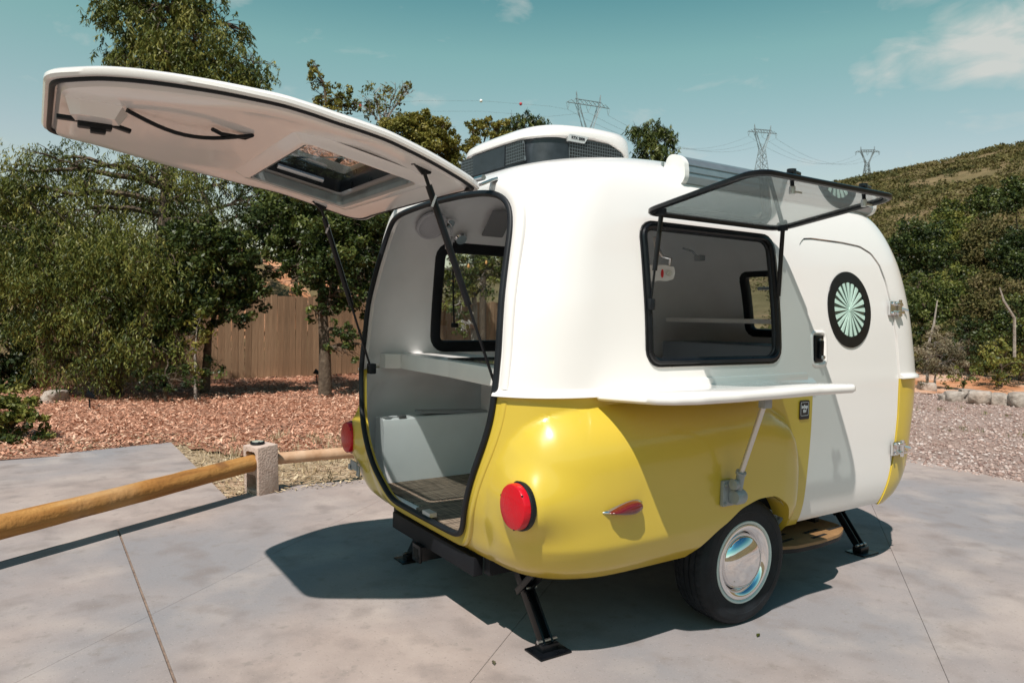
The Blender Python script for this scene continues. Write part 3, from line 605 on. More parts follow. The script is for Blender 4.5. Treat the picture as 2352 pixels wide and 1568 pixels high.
def tear(sc, h0, h1, nm, m):
    V = []; F = []; n = 28; L_ = .098
    prof = []
    for k in range(n):
        a = 2*math.pi*k/n; x = math.cos(a); r = math.sin(a)*(.30+.75*(x+1)/2); prof.append((x*L_*sc, r*.040*sc*1.05+x*.006))
    for f, h in ((1, h0), (1, h0+(h1-h0)*.5), (.8, h0+(h1-h0)*.85), (.45, h1)):
        V += [(-.892+x*f+.01*(1-f), MY-h, .716+z*f*.9) for x, z in prof]
    for a in range(3): F += [(a*n+k, a*n+(k+1) % n, (a+1)*n+(k+1) % n, (a+1)*n+k) for k in range(n)]
    F.append(tuple(range(3*n, 4*n))); return obj(nm, V, F, m, ml, smooth=True, angle=50)
tear(1.20, -.03, .008, 'base_gasket', BLACK); tear(1.12, -.02, .018, 'chrome_bezel', CHROME); tear(.90, .0, .046, 'lens', mat('dark_red_lens', (.11, .004, .008), .12, coat=1))
fl = empty('front_marker'); fl.parent = trailer; mb = MB(); mb.lathe([(0, .03), (.014, .026), (.02, .012), (.02, 0)], Matrix.Translation((1.71, -.80, .60)) @ Matrix.Rotation(R(50), 4, 'Z') @ Matrix.Rotation(R(90), 4, 'X'), 16); mb.build('lens', mat('amber_lens', (.75, .12, .02), .2, coat=1), fl)
mb = MB()
mb.box((-1.335, .80, .595), (.008, .10, .05)); mb.box((-1.335, .86, .575), (.008, .05, .03)); mb.box((-1.33, .745, .57), (.008, .04, .06)); mb.build('plate_bracket', GREYP, trailer)
# ---- roof air conditioner
ac = empty('air_conditioner'); ac.parent = trailer
ACX, ACH, ACY = -.560, .325, .0
def ac_ring(z, hx, hy, n=80, m=4.2, sh=0):
    a = np.linspace(0, 2*np.pi, n, endpoint=False); c = np.cos(a); s = np.sin(a)
    return [(ACX+sh+hx*np.sign(c[i])*abs(c[i])**(2/m), ACY+hy*np.sign(s[i])*abs(s[i])**(2/m), z) for i in range(n)]
def loft(rings, nm, m, parent, ang=50, cap=True, mod=None):
    n = len(rings[0]); V = [p for r in rings for p in r]; V = [mod(p) for p in V] if mod else V; F = []
    for a in range(len(rings)-1): F += [(a*n+k, a*n+(k+1) % n, (a+1)*n+(k+1) % n, (a+1)*n+k) for k in range(n)]
    if cap: F += [tuple(range(n))[::-1], tuple((len(rings)-1)*n+k for k in range(n))]
    return obj(nm, V, F, m, parent, smooth=True, angle=ang)
ACD = mat('charcoal_plastic', (.018, .024, .03), .42, vary=.25, vscale=25)
loft([ac_ring(2.19, .30, .35), ac_ring(2.235, .325, .385), ac_ring(2.247, .340, .400), ac_ring(2.398, .332, .392), ac_ring(2.42, .31, .36)], 'housing', ACD, ac)
def capmod(p):
    x, y, z = p; f = max(0, min(1, (x-ACX-.04)/.26)); low = .115*f*f; rear = .022*max(0, min(1, (ACX-x)/.3))
    return (x, y, z-rear-(low*max(0, (2.445-z)/.05) if z < 2.445 else 0))
loft([ac_ring(2.394, .338, .398), ac_ring(2.399, .350, .410), ac_ring(2.416, .352, .412), ac_ring(2.438, .344, .402, sh=.004), ac_ring(2.458, .320, .376, sh=.010), ac_ring(2.472, .275, .325, sh=.018), ac_ring(2.486, .21, .25, sh=.022), ac_ring(2.492, .11, .13, sh=.022)], 'cover', WHITE, ac, mod=capmod)
def hexmat():
    m = bpy.data.materials.new('honeycomb_grille'); m.use_nodes = True; t = m.node_tree; b = t.nodes['Principled BSDF']
    tcn = t.nodes.new('ShaderNodeTexCoord'); v = t.nodes.new('ShaderNodeTexVoronoi'); v.feature = 'DISTANCE_TO_EDGE'; v.inputs['Scale'].default_value = 62; v.inputs['Randomness'].default_value = .12; t.links.new(tcn.outputs['Object'], v.inputs['Vector'])
    f = ramp(t, v.outputs[0], [(.06, 1.0), (.14, 0.0)]); t.links.new(mixrgb(t, f, (.002, .0025, .003), (.09, .11, .12)), b.inputs['Base Color']); b.inputs['Roughness'].default_value = .5; return m
HEX = hexmat()
def side_poly(pts, nm, m, d=.004):
    n = len(pts); V = [(x, ACY-.3965-d*k, z) for k in (-1, 1) for x, z in pts]; return obj(nm, V, [tuple(range(n)), tuple(range(n, 2*n))[::-1]]+[(k, (k+1) % n, n+(k+1) % n, n+k) for k in range(n)], m, ac)
side_poly([(-.70, 2.268), (-.33, 2.278), (-.30, 2.290), (-.365, 2.355), (-.44, 2.384), (-.70, 2.384)], 'side_grille', HEX, .005)
def rear_poly(pts, nm, m, d=.004):
    n = len(pts); V = [(ACX-.3365-d*k, y, z) for k in (-1, 1) for y, z in pts]; return obj(nm, V, [tuple(range(n)), tuple(range(n, 2*n))[::-1]]+[(k, (k+1) % n, n+(k+1) % n, n+k) for k in range(n)], m, ac)
rear_poly([(-.30, 2.262), (-.13, 2.262), (-.13, 2.362), (-.28, 2.362)], 'rear_grille', HEX, .006); rear_poly([(.20, 2.262), (.35, 2.262), (.33, 2.362), (.20, 2.362)], 'rear_grille', HEX, .006)
rear_poly([(-.125, 2.258), (.195, 2.258), (.195, 2.363), (-.125, 2.363)], 'rear_panel', ACD, .010)
bdg = side_poly([(-.715, 2.364), (-.615, 2.364), (-.59, 2.398), (-.705, 2.398), (-.715, 2.392)], 'badge', mat('badge_silver', (.62, .64, .65), .3, metal=.3), .014)
text_mesh('badge_text', 'RTX 2000', .020, Matrix.Translation((-.657, ACY-.4118, 2.382)) @ RIGHTM, mat('badge_ink', (.02, .02, .025), .5), bdg, bold=.0004)
# ---- awning cassette on the roof edge
aw = empty('awning_cassette'); aw.parent = trailer
sec = [(-.605, 2.195), (-.60, 2.27), (-.612, 2.300), (-.635, 2.312), (-.665, 2.308), (-.70, 2.290), (-.722, 2.262), (-.724, 2.256), (-.719, 2.254), (-.728, 2.222), (-.7225, 2.219), (-.728, 2.200), (-.712, 2.172), (-.68, 2.160), (-.64, 2.165)]
sec = [(y-.072, z-.016) for y, z in sec]
mb = MB(); mb.prism(sec, -.285, 1.30, AX_X); mb.build('cassette', ALU, aw, 18)
big = [((y+.737)*1.06-.737, (z-2.219)*1.06+2.219) for y, z in sec]
big = [(y, z) for y, z in smooth_loop(resample(big, 60), 3)]
for x0, x1 in ((-.312, -.283), (1.298, 1.327)): MB().prism(big, x0, x1, AX_X).build('end_cap', mat('cap_white', (.74, .74, .72), .4, vary=.03), aw, 30)
for x0 in (-.24, .5, 1.2):
    mb = MB(); mb.box((x0, -.672, 2.176), (.07, .10, .012), Matrix.Rotation(R(26), 4, 'X')); mb.box((x0-.05, -.672, 2.205), (.018, .04, .05), bev=.004)
    for dy in (-.03, .02): MB().tube([(x0-.10, -.65+dy, 2.20), (x0-.10, -.65+dy, 2.262)], .009, 8).build('bracket_bolt', STEEL, aw)
    mb.box((x0-.07, -.66, 2.215), (.10, .08, .008), Matrix.Rotation(R(26), 4, 'X')); mb.build('bracket', STEEL, aw)
# ---- wheels
def wheel(sy):
    wr = empty('wheel'); wr.parent = trailer; M = Matrix.Translation((0, sy*.876, .310)) @ Matrix.Rotation(R(-90*sy*-1), 4, 'X')
    if sy < 0: M = Matrix.Translation((0, -.876, .310)) @ Matrix.Rotation(R(90), 4, 'X')
    else: M = Matrix.Translation((0, .876, .310)) @ Matrix.Rotation(R(-90), 4, 'X')
    prof = [(.195, -.085), (.205, -.095), (.235, -.102), (.270, -.103), (.293, -.096), (.304, -.083)]
    hs = [-.083, -.055, -.052, -.020, -.017, .017, .020, .052, .055, .083]
    tr = []
    for i, h in enumerate(hs[1:-1]): tr.append((.311, h))
    tread = [(.304, -.083), (.309, -.070), (.311, -.056), (.303, -.054), (.303, -.047), (.311, -.045), (.312, -.022), (.303, -.020), (.303, -.013), (.312, -.011), (.312, .011), (.303, .013), (.303, .020), (.312, .022), (.311, .045), (.303, .047), (.303, .054), (.311, .056), (.309, .070), (.304, .083)]
    sidew = [(.293, .096), (.286, .100), (.284, .1015), (.270, .103), (.250, .1045), (.248, .1030), (.235, .102), (.215, .098), (.205, .095), (.198, .085)]
    full = prof[:-1]+tread+sidew; n = 144; V = []; F = []
    for k in range(n):
        a = 2*math.pi*k/n
        for (r, h) in full:
            rr = r
            if r > .3085 and abs(h) > .04 and k % 3 == 0: rr = r-.006
            if r > .3085 and abs(h) < .04 and k % 4 == 0: rr = r-.0035
            V.append(M @ Vector((rr*math.cos(a), rr*math.sin(a), h)))
    p = len(full)
    for k in range(n):
        j = (k+1) % n; F += [(k*p+q, j*p+q, j*p+q+1, k*p+q+1) for q in range(p-1)]
    o = obj('tyre', V, F, TYRE, wr, smooth=True, angle=32)
    bm = bmesh.new(); bm.from_mesh(o.data); bmesh.ops.recalc_face_normals(bm, faces=bm.faces); bm.to_mesh(o.data); bm.free()
    MB().lathe([(.197, -.08), (.200, .085), (.203, .094), (.200, .098), (.193, .097), (.187, .090), (.178, .086), (.170, .078), (.15, .06), (.0, .05)], M, 64).build('rim', mat('pale_rim_paint', (.62, .70, .68), .35, vary=.05), wr, 40)
    MB().lathe([(.185, .0885), (.184, .094), (.178, .0965), (.165, .094), (.152, .082), (.145, .070), (.14, .06)], M, 64).build('trim_ring', CHROME, wr, 50)
    MB().lathe([(.139, .060), (.138, .070), (.134, .082), (.122, .097), (.10, .112), (.07, .123), (.035, .129), (.0, .130)], M, 64).build('hubcap', CHROME, wr, 60)
wheel(-1); wheel(1)
for sy in (-1, 1):      # inner wheel housing and moulded arch return
    Pp = ARCH[(ARCH[:, 1] > .47)]
    k = np.argsort(Pp[:, 0]); Pp = Pp[k]; ys2 = []
    mb = MB(); V = []
    for x, z in Pp: V += [(x, sy*.985, z+.002), (x, sy*.985, z+.016), (x*1.06, sy*.70, z+.05)]
    n = len(Pp); F = []
    for i in range(n-1): F += [(i*3+1, i*3+4, i*3+5, i*3+2)]
    obj('wheel_housing', V, F, mat('housing_black', (.012, .013, .015), .8), trailer, smooth=True)
    V = []
    for x, z in Pp: V += [(x, sy*1.0, z+.001), (x*.985, sy*.905, z+.012)]
    obj('arch_return', V, [(i*2, i*2+2, i*2+3, i*2+1) for i in range(n-1)], YELLOW, trailer, smooth=True)
# ---- chassis, jacks, step
mb = MB(); mb.box((-1.215, 0, .345), (.05, .90, .088), bev=.004); mb.build('rear_beam', mat('chassis_paint', (.008, .009, .012), .6, spec=.2, vary=.2), trailer)
mb = MB()
for y in (-.5, .5): mb.box((.25, y, .36), (2.9, .05, .08), bev=.003)
for x in (-.75, .0, .7, 1.5): mb.box((x, 0, .36), (.05, 1.1, .06))
mb.tube([(0, -.85, .31), (0, .85, .31)], .03, 10); mb.box((.2, 0, .425), (2.7, 1.55, .03)); mb.build('chassis_frame', MATS['chassis_paint'], trailer)
mb = MB(); M = Matrix.Translation((-1.25, .09, .262)); mb.box((-1.19, .09, .262), (.14, .075, .075), bev=.006); mb.box((-1.262, .09, .262), (.014, .09, .09), bev=.005); mb.build('hitch_receiver', BLACKP, trailer); mb = MB(); mb.box((-1.2698, .09, .262), (.002, .052, .052)); mb.build('receiver_socket', mat('void', (.003, .003, .003), .9), trailer)
def jack(x, y0, y1, sgn, nm='stabiliser_jack'):
    jk = empty(nm); jk.parent = trailer; a = Vector((x, y0, .395)); b = Vector((x, y1, .03)); d = (b-a).normalized(); ang = math.atan2(d.y, -d.z); M = Matrix.Rotation(ang, 4, 'X'); L_ = (b-a).length
    mb = MB(); mb.box(a.lerp(b, .5)+Vector((-.022, 0, 0)), (.012, .045, L_), M, .003); mb.box(a.lerp(b, .5)+Vector((.022, 0, 0)), (.012, .045, L_), M, .003); mb.box(a.lerp(b, .5)+M @ Vector((0, .012, 0)), (.05, .014, L_), M, .003); mb.build('leg', BLACKP, jk)
    c = a.lerp(b, .45); e = Vector((x-.03, y0+sgn*.31, .40)); mb = MB(); dd = e-c; M2 = Matrix.Rotation(math.atan2(dd.y, -dd.z), 4, 'X')
    for dx in (-.036, .036): MB().box(c.lerp(e, .5)+Vector((dx, 0, 0)), (.008, .032, dd.length+.03), M2, .003).build('brace', BLACKP, jk)
    for q in (c, e, b+Vector((0, 0, .02))): MB().tube([q+Vector((-.052, 0, 0)), q+Vector((.052, 0, 0))], .009, 10).build('bolt', STEEL, jk)
    MB().tube([e+Vector((-.05, 0, .02)), e+Vector((-.05, sgn*.10, .02))], .013, 10).build('drive_nut', STEEL, jk)
    mb = MB(); mb.box((x, y0+sgn*.12, .405), (.06, .50, .03), bev=.003); mb.build('mounting_rail', BLACKP, jk)
    mb = MB(); mb.box(b+Vector((0, sgn*.01, -.024)), (.17, .13, .008), bev=.003); mb.box(b+Vector((0, 0, -.005)), (.09, .06, .035), bev=.004); mb.build('foot_plate', BLACKP, jk)
jack(-1.0, -.40, -.70, -1); jack(-1.0, .40, .70, 1); jack(1.58, -.34, -.63, -1); jack(1.58, .34, .63, 1)
stp_ = empty('entry_step'); stp_.parent = trailer
WOOD = mat('step_wood', (.25, .14, .06), .6, vary=.2, vscale=9, bump=.2)
tread = [(.33, -.55), (.33, -.90), (.45, -.945), (.65, -.955), (.85, -.935), (.98, -.88), (1.03, -.80), (1.04, -.55)]
tread = smooth_loop(resample(tread, 80), 1); mb = MB(); mb.prism([(x, y) for x, y in tread], .296, .312); mb.build('tread_board', WOOD, stp_, 30)
mb = MB(); mb.prism([(x, y) for x, y in shrink(tread, .004)], .272, .2955); mb.build('tread_edge', BLACK, stp_, 30)
for sx_, sy_ in ((.42, -.86), (.46, -.78), (.66, -.90), (.70, -.82), (.88, -.85)): MB().box((sx_+.05, sy_, .3125), (.14, .02, .002), Matrix.Rotation(R(4), 4, 'Z')).build('tread_slot', MATS['void'], stp_)
for bx in (.45, .95): MB().box((bx, -.55, .33), (.04, .35, .05)).build('step_bracket', BLACKP, stp_)
# ---- interior
FLG = [(x, y) for x, y in shrink(ring(.46), .035)]
MB().prism(FLG, .432, .462).build('floor', INNER, trailer, 30)
def weave(name, c1, c2):
    m = bpy.data.materials.new(name); m.use_nodes = True; t = m.node_tree; b = t.nodes['Principled BSDF']; b.inputs['Roughness'].default_value = .85
    tcn = t.nodes.new('ShaderNodeTexCoord'); outs = []
    for sc in ((6, 160, 1), (160, 6, 1)):
        mp_ = t.nodes.new('ShaderNodeMapping'); mp_.inputs['Scale'].default_value = sc; t.links.new(tcn.outputs['Object'], mp_.inputs[0]); n_ = t.nodes.new('ShaderNodeTexNoise'); n_.inputs['Scale'].default_value = 1; n_.inputs['Detail'].default_value = 2; t.links.new(mp_.outputs[0], n_.inputs['Vector']); outs.append(n_.outputs[0])
    f = ramp(t, nmath(t, 'MULTIPLY', nmath(t, 'ADD', outs[0], outs[1]), .5), [(.38, 0.0), (.6, 1.0)]); t.links.new(mixrgb(t, f, c1, c2), b.inputs['Base Color'])
    bp = t.nodes.new('ShaderNodeBump'); bp.inputs['Strength'].default_value = .4; bp.inputs['Distance'].default_value = .004; t.links.new(f, bp.inputs['Height']); t.links.new(bp.outputs[0], b.inputs['Normal']); return m
WV = weave('woven_mat', (.075, .055, .04), (.30, .23, .17))
def floor_mat(x0, x1, y0, y1, z, label):
    o = MB().prism(rrect(x1-x0, y1-y0, .03, 4, (x0+x1)/2, (y0+y1)/2), z, z+.010).build('floor_mat', WV, None, 30); return tag(o, label, 'mat')
floor_mat(-1.19, -.02, .20, .765, .4625, 'larger brown woven floor mat inside the camper against the white bench')
floor_mat(-1.235, -.30, -.40, .188, .4625, 'brown woven floor mat just inside the hatch sill near the metal catch')
mb = MB(); mb.prism([(.77, .463), (.77, .80), (.785, .85), (.80, .86), (.90, .86), (.90, .463)], -1.16, 1.5, AX_X); mb.build('bench_ledge', INNER, trailer, 30)
mb = MB(); mb.box((-.62, .845, .872), (.56, .10, .018), Matrix.Rotation(R(2.5), 4, 'Y'), .006); mb.build('bench_lid', mat('bench_lid_grey', (.30, .32, .34), .5, vary=.05), trailer); MB().box((-1.03, .80, .868), (.05, .03, .016), bev=.004).build('bench_latch', STEEL, trailer)
CW = mat('counter_white', (.78, .775, .76), .35, coat=.3, vary=.03)
for pl_ in ([(-1.165, .93), (-1.14, .81), (-1.062, .762), (-.62, .762), (-.62, .905), (-1.0, .905)], [(-1.06, .759), (-1.0745, .123), (-.62, .123), (-.62, .759)], [(-1.0755, .120), (-1.115, -.30), (-1.13, -.60), (-.62, -.60), (-.62, .120)]):
    mb = MB(); n = len(pl_); cx_ = sum(x for x, y in pl_)/n; cy_ = sum(y for x, y in pl_)/n; ins_ = [(x+(cx_-x)*.012, y+(cy_-y)*.012) for x, y in pl_]; V = [(x, y, 1.165) for x, y in ins_]+[(x, y, 1.170) for x, y in pl_]+[(x, y, 1.246) for x, y in pl_]+[(x, y, 1.252) for x, y in ins_]; F = [tuple(range(n))[::-1], tuple(range(3*n, 4*n))]
    for q in range(3): F += [(q*n+k, q*n+(k+1) % n, (q+1)*n+(k+1) % n, (q+1)*n+k) for k in range(n)]
    mb.add(V, F); mb.build('counter_section', CW, trailer, 25)
mb = MB(); mb.prism(rrect(.34, .55, .02, 4, -.84, .0), 1.2525, 1.258); mb.build('cooktop_glass', mat('cooktop', (.02, .025, .03), .08, coat=1, vary=.3, vscale=30), trailer, 30)
mb = MB(); mb.box((-.40, .72, 1.0), (.03, .34, .33), bev=.006); mb.build('counter_divider', INNER, trailer)
mb = MB(); mb.box((1.45, .15, 1.49), (.50, 1.30, .032), bev=.006); mb.build('front_shelf', mat('shelf_white', (.75, .75, .74), .4, vary=.03), trailer)
mb = MB(); mb.box((1.45, .1, .90), (.55, 1.4, .85), bev=.01); mb.build('front_cabinet', mat('cabinet_grey', (.22, .25, .29), .6, vary=.05), trailer)
# ceiling speaker, lamps, blind panel, catch
def on_ceiling(y, x):
    zz = np.linspace(1.9, 2.3, 80); b_ = [surf_y(x, z, 1) for z in zz]; return float(np.interp(-y, -np.array(b_), zz))
def ceil_frame(px, py):
    # where the line of sight meets the inner liner on the far side
    best = None
    for D in np.linspace(2.5, 7, 900):
        p = at(px, py, D)
        if p[2] > 1.9 and p[1] > .2:
            try: yw_ = surf_y(p[0], min(p[2]+.02, 2.34), 1)
            except Exception: continue
            if p[1] > yw_-.045: best = p; break
    return best
sp_ = ceil_frame(988, 512)
if sp_ is None: sp_ = np.array((-.85, .72, 2.07))
e_ = .02; nrm = Vector((0, -1, -.9)).normalized()
def disc_at(p, n, r, prof, nm, m, seg=32): return MB().lathe([(r*a, h) for a, h in prof], Matrix.Translation(Vector(p)) @ n.to_track_quat('Z', 'Y').to_matrix().to_4x4(), seg).build(nm, m, trailer, 50)
disc_at(np.array(sp_)+np.array(nrm)*.03, nrm, .085, [(1.15, -.01), (1.15, .006), (1.0, .010), (.95, .006), (.5, .010), (0, .012)], 'speaker', mat('speaker_grey', (.56, .56, .60), .6, bump=.6, bscale=400))
hl = ceil_frame(963, 525); hl = sp_ if hl is None else hl; disc_at(hl, nrm, .016, [(1.0, -.01), (1.0, .004), (0, .005)], 'cable_hole', MATS['void'], 16)
la = ceil_frame(1033, 512); la = sp_ if la is None else la; la = Vector(la)
mb = MB(); mb.lathe([(0, .012), (.03, .010), (.034, 0)], Matrix.Translation(la) @ nrm.to_track_quat('Z', 'Y').to_matrix().to_4x4(), 20); mb.tube([la, la+Vector((0, -.03, -.04)), la+Vector((-.03, -.05, -.10))], .007, 8); mb.tube([la+Vector((-.03, -.05, -.09)), la+Vector((-.03, -.05, -.17))], .024, 14); mb.build('reading_lamp', CHROME, trailer)
dl_ = ceil_frame(1057, 549); dl_ = Vector(la+Vector((.1, .05, -.1)) if dl_ is None else dl_); mb = MB(); mb.lathe([(.0, .014), (.035, .012), (.045, 0)], Matrix.Translation(dl_+Vector((0, -.01, -.0))) @ nrm.to_track_quat('Z', 'Y').to_matrix().to_4x4(), 24); mb.build('ceiling_lamp', CHROME, trailer)
vp_ = ceil_frame(1140, 510); vp_ = Vector((-.30, .60, 2.185)) if vp_ is None else Vector(vp_)+nrm*.02
MB().prism(rrect(.20, .16, .01, 3), 0, .006, Matrix.Translation(vp_) @ nrm.to_track_quat('Z', 'X').to_matrix().to_4x4()).build('vent_panel', mat('vent_grey', (.25, .25, .26), .6), trailer)
mb = MB(); mb.prism([(-.02, 0), (.02, 0), (.02, .022), (-.02, .022)], -.05, .03, Matrix.Translation((-1.255, -.02, .485)) @ AX_Y); mb.build('hatch_catch', mat('catch_metal', (.5, .55, .56), .35, metal=.7), trailer)
# white reading fan with a red badge hanging inside the side window
fan = empty('wall_fan'); fan.parent = trailer; fc = Vector(at(1517, 628, 3.72)); rgt = Vector(_r2); upv = Vector((0, 0, 1)); fwd = Vector(_d)
MF = Matrix((( rgt.x, upv.x, -fwd.x, fc.x), (rgt.y, upv.y, -fwd.y, fc.y), (rgt.z, upv.z, -fwd.z, fc.z), (0, 0, 0, 1)))
ho = [(-.08, .03), (-.06, .042), (.02, .042), (.05, .034), (.066, .032), (.072, .0), (.064, -.03), (.03, -.040), (-.01, -.036), (-.03, -.042), (-.07, -.036), (-.082, -.01)]
mb = MB(); mb.prism(ho, -.03, .015, MF); mb.build('fan_body', mat('fan_white', (.70, .69, .68), .45), fan, 30)
mb = MB(); mb.prism([(.006*math.cos(a)*1.2, .022*math.sin(a)) for a in np.linspace(0, 2*math.pi, 14, endpoint=False)], .015, .018, MF @ Matrix.Translation((.006, -.002, 0))); mb.build('fan_badge', mat('badge_red', (.55, .01, .02), .4), fan)
mb = MB(); mb.tube([MF @ Vector((.04, .02, .0)), MF @ Vector((.05, .075, 0)), MF @ Vector((.01, .085, 0)), MF @ Vector((-.02, .14, -.02)), MF @ Vector((-.03, .19, -.03))], .010, 8); mb.tube([MF @ Vector((.04, -.0, .012)), MF @ Vector((.04, .0, .022))], .014, 12); mb.build('fan_arm', STEEL, fan)
lp = Vector(at(1600, 588, 4.6)); mb = MB(); mb.tube([lp+rgt*-.09+upv*.05, lp+rgt*-.03+upv*.03, lp], .007, 8); mb.box(lp+rgt*.02+upv*-.012, (.05, .05, .035), bev=.006); mb.build('flexible_lamp', GREYP, trailer)
# ================================================================== the place
def noise_mat(name, stops, scale, bump=.3, bscale=None, rough=.9, detail=8, extra=None, dist=.02, coord='Object', patch=None):
    m = bpy.data.materials.new(name); m.use_nodes = True; MATS[name] = m; t = m.node_tree; b = t.nodes['Principled BSDF']; b.inputs['Roughness'].default_value = rough; b.inputs['Specular IOR Level'].default_value = .25
    tcn = t.nodes.new('ShaderNodeTexCoord'); n1 = t.nodes.new('ShaderNodeTexNoise'); n1.inputs['Scale'].default_value = scale; n1.inputs['Detail'].default_value = detail; n1.inputs['Roughness'].default_value = .62; t.links.new(tcn.outputs[coord], n1.inputs['Vector'])
    c = ramp(t, n1.outputs[0], stops)
    if extra:   # (scale, colour, low, high) large stains
        for sc, col, lo, hi, amt in extra:
            n2 = t.nodes.new('ShaderNodeTexNoise'); n2.inputs['Scale'].default_value = sc; n2.inputs['Detail'].default_value = 5; t.links.new(tcn.outputs[coord], n2.inputs['Vector']); f = ramp(t, n2.outputs[0], [(lo, 0.0), (hi, amt)]); c = mixrgb(t, f, c, col)
    t.links.new(c, b.inputs['Base Color'])
    if bump:
        n3 = t.nodes.new('ShaderNodeTexNoise'); n3.inputs['Scale'].default_value = bscale or scale*4; n3.inputs['Detail'].default_value = 6; t.links.new(tcn.outputs[coord], n3.inputs['Vector'])
        bp = t.nodes.new('ShaderNodeBump'); bp.inputs['Strength'].default_value = bump; bp.inputs['Distance'].default_value = dist; t.links.new(n3.outputs[0], bp.inputs['Height']); t.links.new(bp.outputs[0], b.inputs['Normal'])
    return m
CONC = noise_mat('concrete', [(.25, (.255, .208, .19)), (.5, (.335, .275, .25)), (.75, (.41, .34, .308))], 2.2, .18, 90, .85, 10, [(.45, (.225, .222, .235), .44, .62, .85), (1.6, (.45, .385, .345), .52, .72, .55), (4, (.195, .165, .155), .52, .72, .65), (11, (.20, .175, .16), .60, .72, .5), (70, (.15, .13, .12), .60, .72, .5), (130, (.52, .46, .42), .62, .74, .5)], .004)
SOIL = noise_mat('chaparral_soil', [(.3, (.10, .075, .04)), (.5, (.17, .12, .06)), (.7, (.26, .19, .10))], .35, .6, 3, .95, 10, [(.05, (.10, .085, .035), .4, .65, .8), (.9, (.30, .17, .10), .62, .75, .5)], .3)
MULCH = noise_mat('bark_mulch', [(.25, (.14, .06, .036)), (.5, (.38, .18, .112)), (.75, (.54, .29, .19))], 22, 1.0, 30, .95, 10, [(.6, (.33, .22, .17), .5, .72, .6), (2.2, (.09, .05, .04), .6, .75, .6)], .05)
GRAVEL = noise_mat('pink_gravel', [(.3, (.17, .115, .095)), (.5, (.34, .245, .21)), (.7, (.50, .41, .37))], 22, 1.0, 40, .95, 8, [(.5, (.36, .22, .16), .5, .7, .5)], .04)
SAND = noise_mat('dry_verge', [(.3, (.20, .145, .085)), (.5, (.35, .255, .16)), (.7, (.50, .40, .28))], 9, .8, 40, .95, 10, [(1.1, (.42, .24, .16), .5, .72, .5)], .03)
ORANGE = noise_mat('orange_earth', [(.3, (.30, .12, .055)), (.5, (.48, .22, .11)), (.7, (.60, .38, .25))], 1.4, .7, 8, .95, 10, [(.5, (.60, .45, .36), .52, .7, .6)], .12)
# ---- terrain: one sheet from under the camera to the horizon
AZ_E = ([-180, -70, -35, -20, -8, 2, 12, 22, 27.5, 30.3, 32.8, 35.2, 45, 70, 180], [.26, .12, .035, .045, .06, .095, .145, .176, .190, .198, .206, .212, .23, .24, .26])
def vnoise(x, y, seed=0):
    xi = np.floor(x).astype(int); yi = np.floor(y).astype(int); fx = x-xi; fy = y-yi; fx = fx*fx*(3-2*fx); fy = fy*fy*(3-2*fy)
    def h(a, b): v = np.sin(a*127.1+b*311.7+seed*74.7)*43758.5453; return v-np.floor(v)
    return (h(xi, yi)*(1-fx)+h(xi+1, yi)*fx)*(1-fy)+(h(xi, yi+1)*(1-fx)+h(xi+1, yi+1)*fx)*fy
def fbm(x, y, o=4, seed=0): return sum(vnoise(x*2**i, y*2**i, seed+i)*.5**(i+1) for i in range(o))
def height(x, y):
    x = np.asarray(x, float); y = np.asarray(y, float); dx = x-CAM[0]; dy = y-CAM[1]; D = np.hypot(dx, dy); az = np.degrees(YAW-np.arctan2(dy, dx)); az = (az+180) % 360-180
    e = np.interp(az, *AZ_E); s = np.clip((D-20)/245, 0, None); up = np.where(s < 1, s**1.3, 1-.25*np.clip(s-1, 0, 2)); hh = e*262*up
    hh = hh+np.clip((D-22)/60, 0, 1)*(fbm(x*.03, y*.03, 4, 3)-.45)*np.clip((265-D)/120+.12, .12, 1)*9
    bx, by = 2.2, 22.5; hh = hh+3.6*np.exp(-(((x-bx)/6.5)**2+((y-by)/5.0)**2))*np.clip((y-15)/3, 0, 1)
    return hh-.035
rad = np.concatenate([np.linspace(0, 16, 17)[1:], np.geomspace(16, 300, 110)[1:], np.geomspace(300, 3500, 20)[1:]])
ang = np.unique(np.concatenate([np.radians(np.arange(0, 360, 3.0)), YAW+np.radians(np.arange(-42, 42, .45))])) % (2*np.pi); ang = np.sort(ang); na = len(ang)
V = [(CAM[0], CAM[1], -.035)]; X = CAM[0]+rad[:, None]*np.cos(ang); Y = CAM[1]+rad[:, None]*np.sin(ang); Hh = height(X, Y); V = np.concatenate([[V[0]], np.stack([X, Y, Hh], -1).reshape(-1, 3)])
F = [(0, 1+k, 1+(k+1) % na) for k in range(na)]
for i in range(len(rad)-1): F += [(1+i*na+k, 1+(i+1)*na+k, 1+(i+1)*na+(k+1) % na, 1+i*na+(k+1) % na) for k in range(na)]
struct(obj('ground', V, F, SOIL, None, smooth=True))
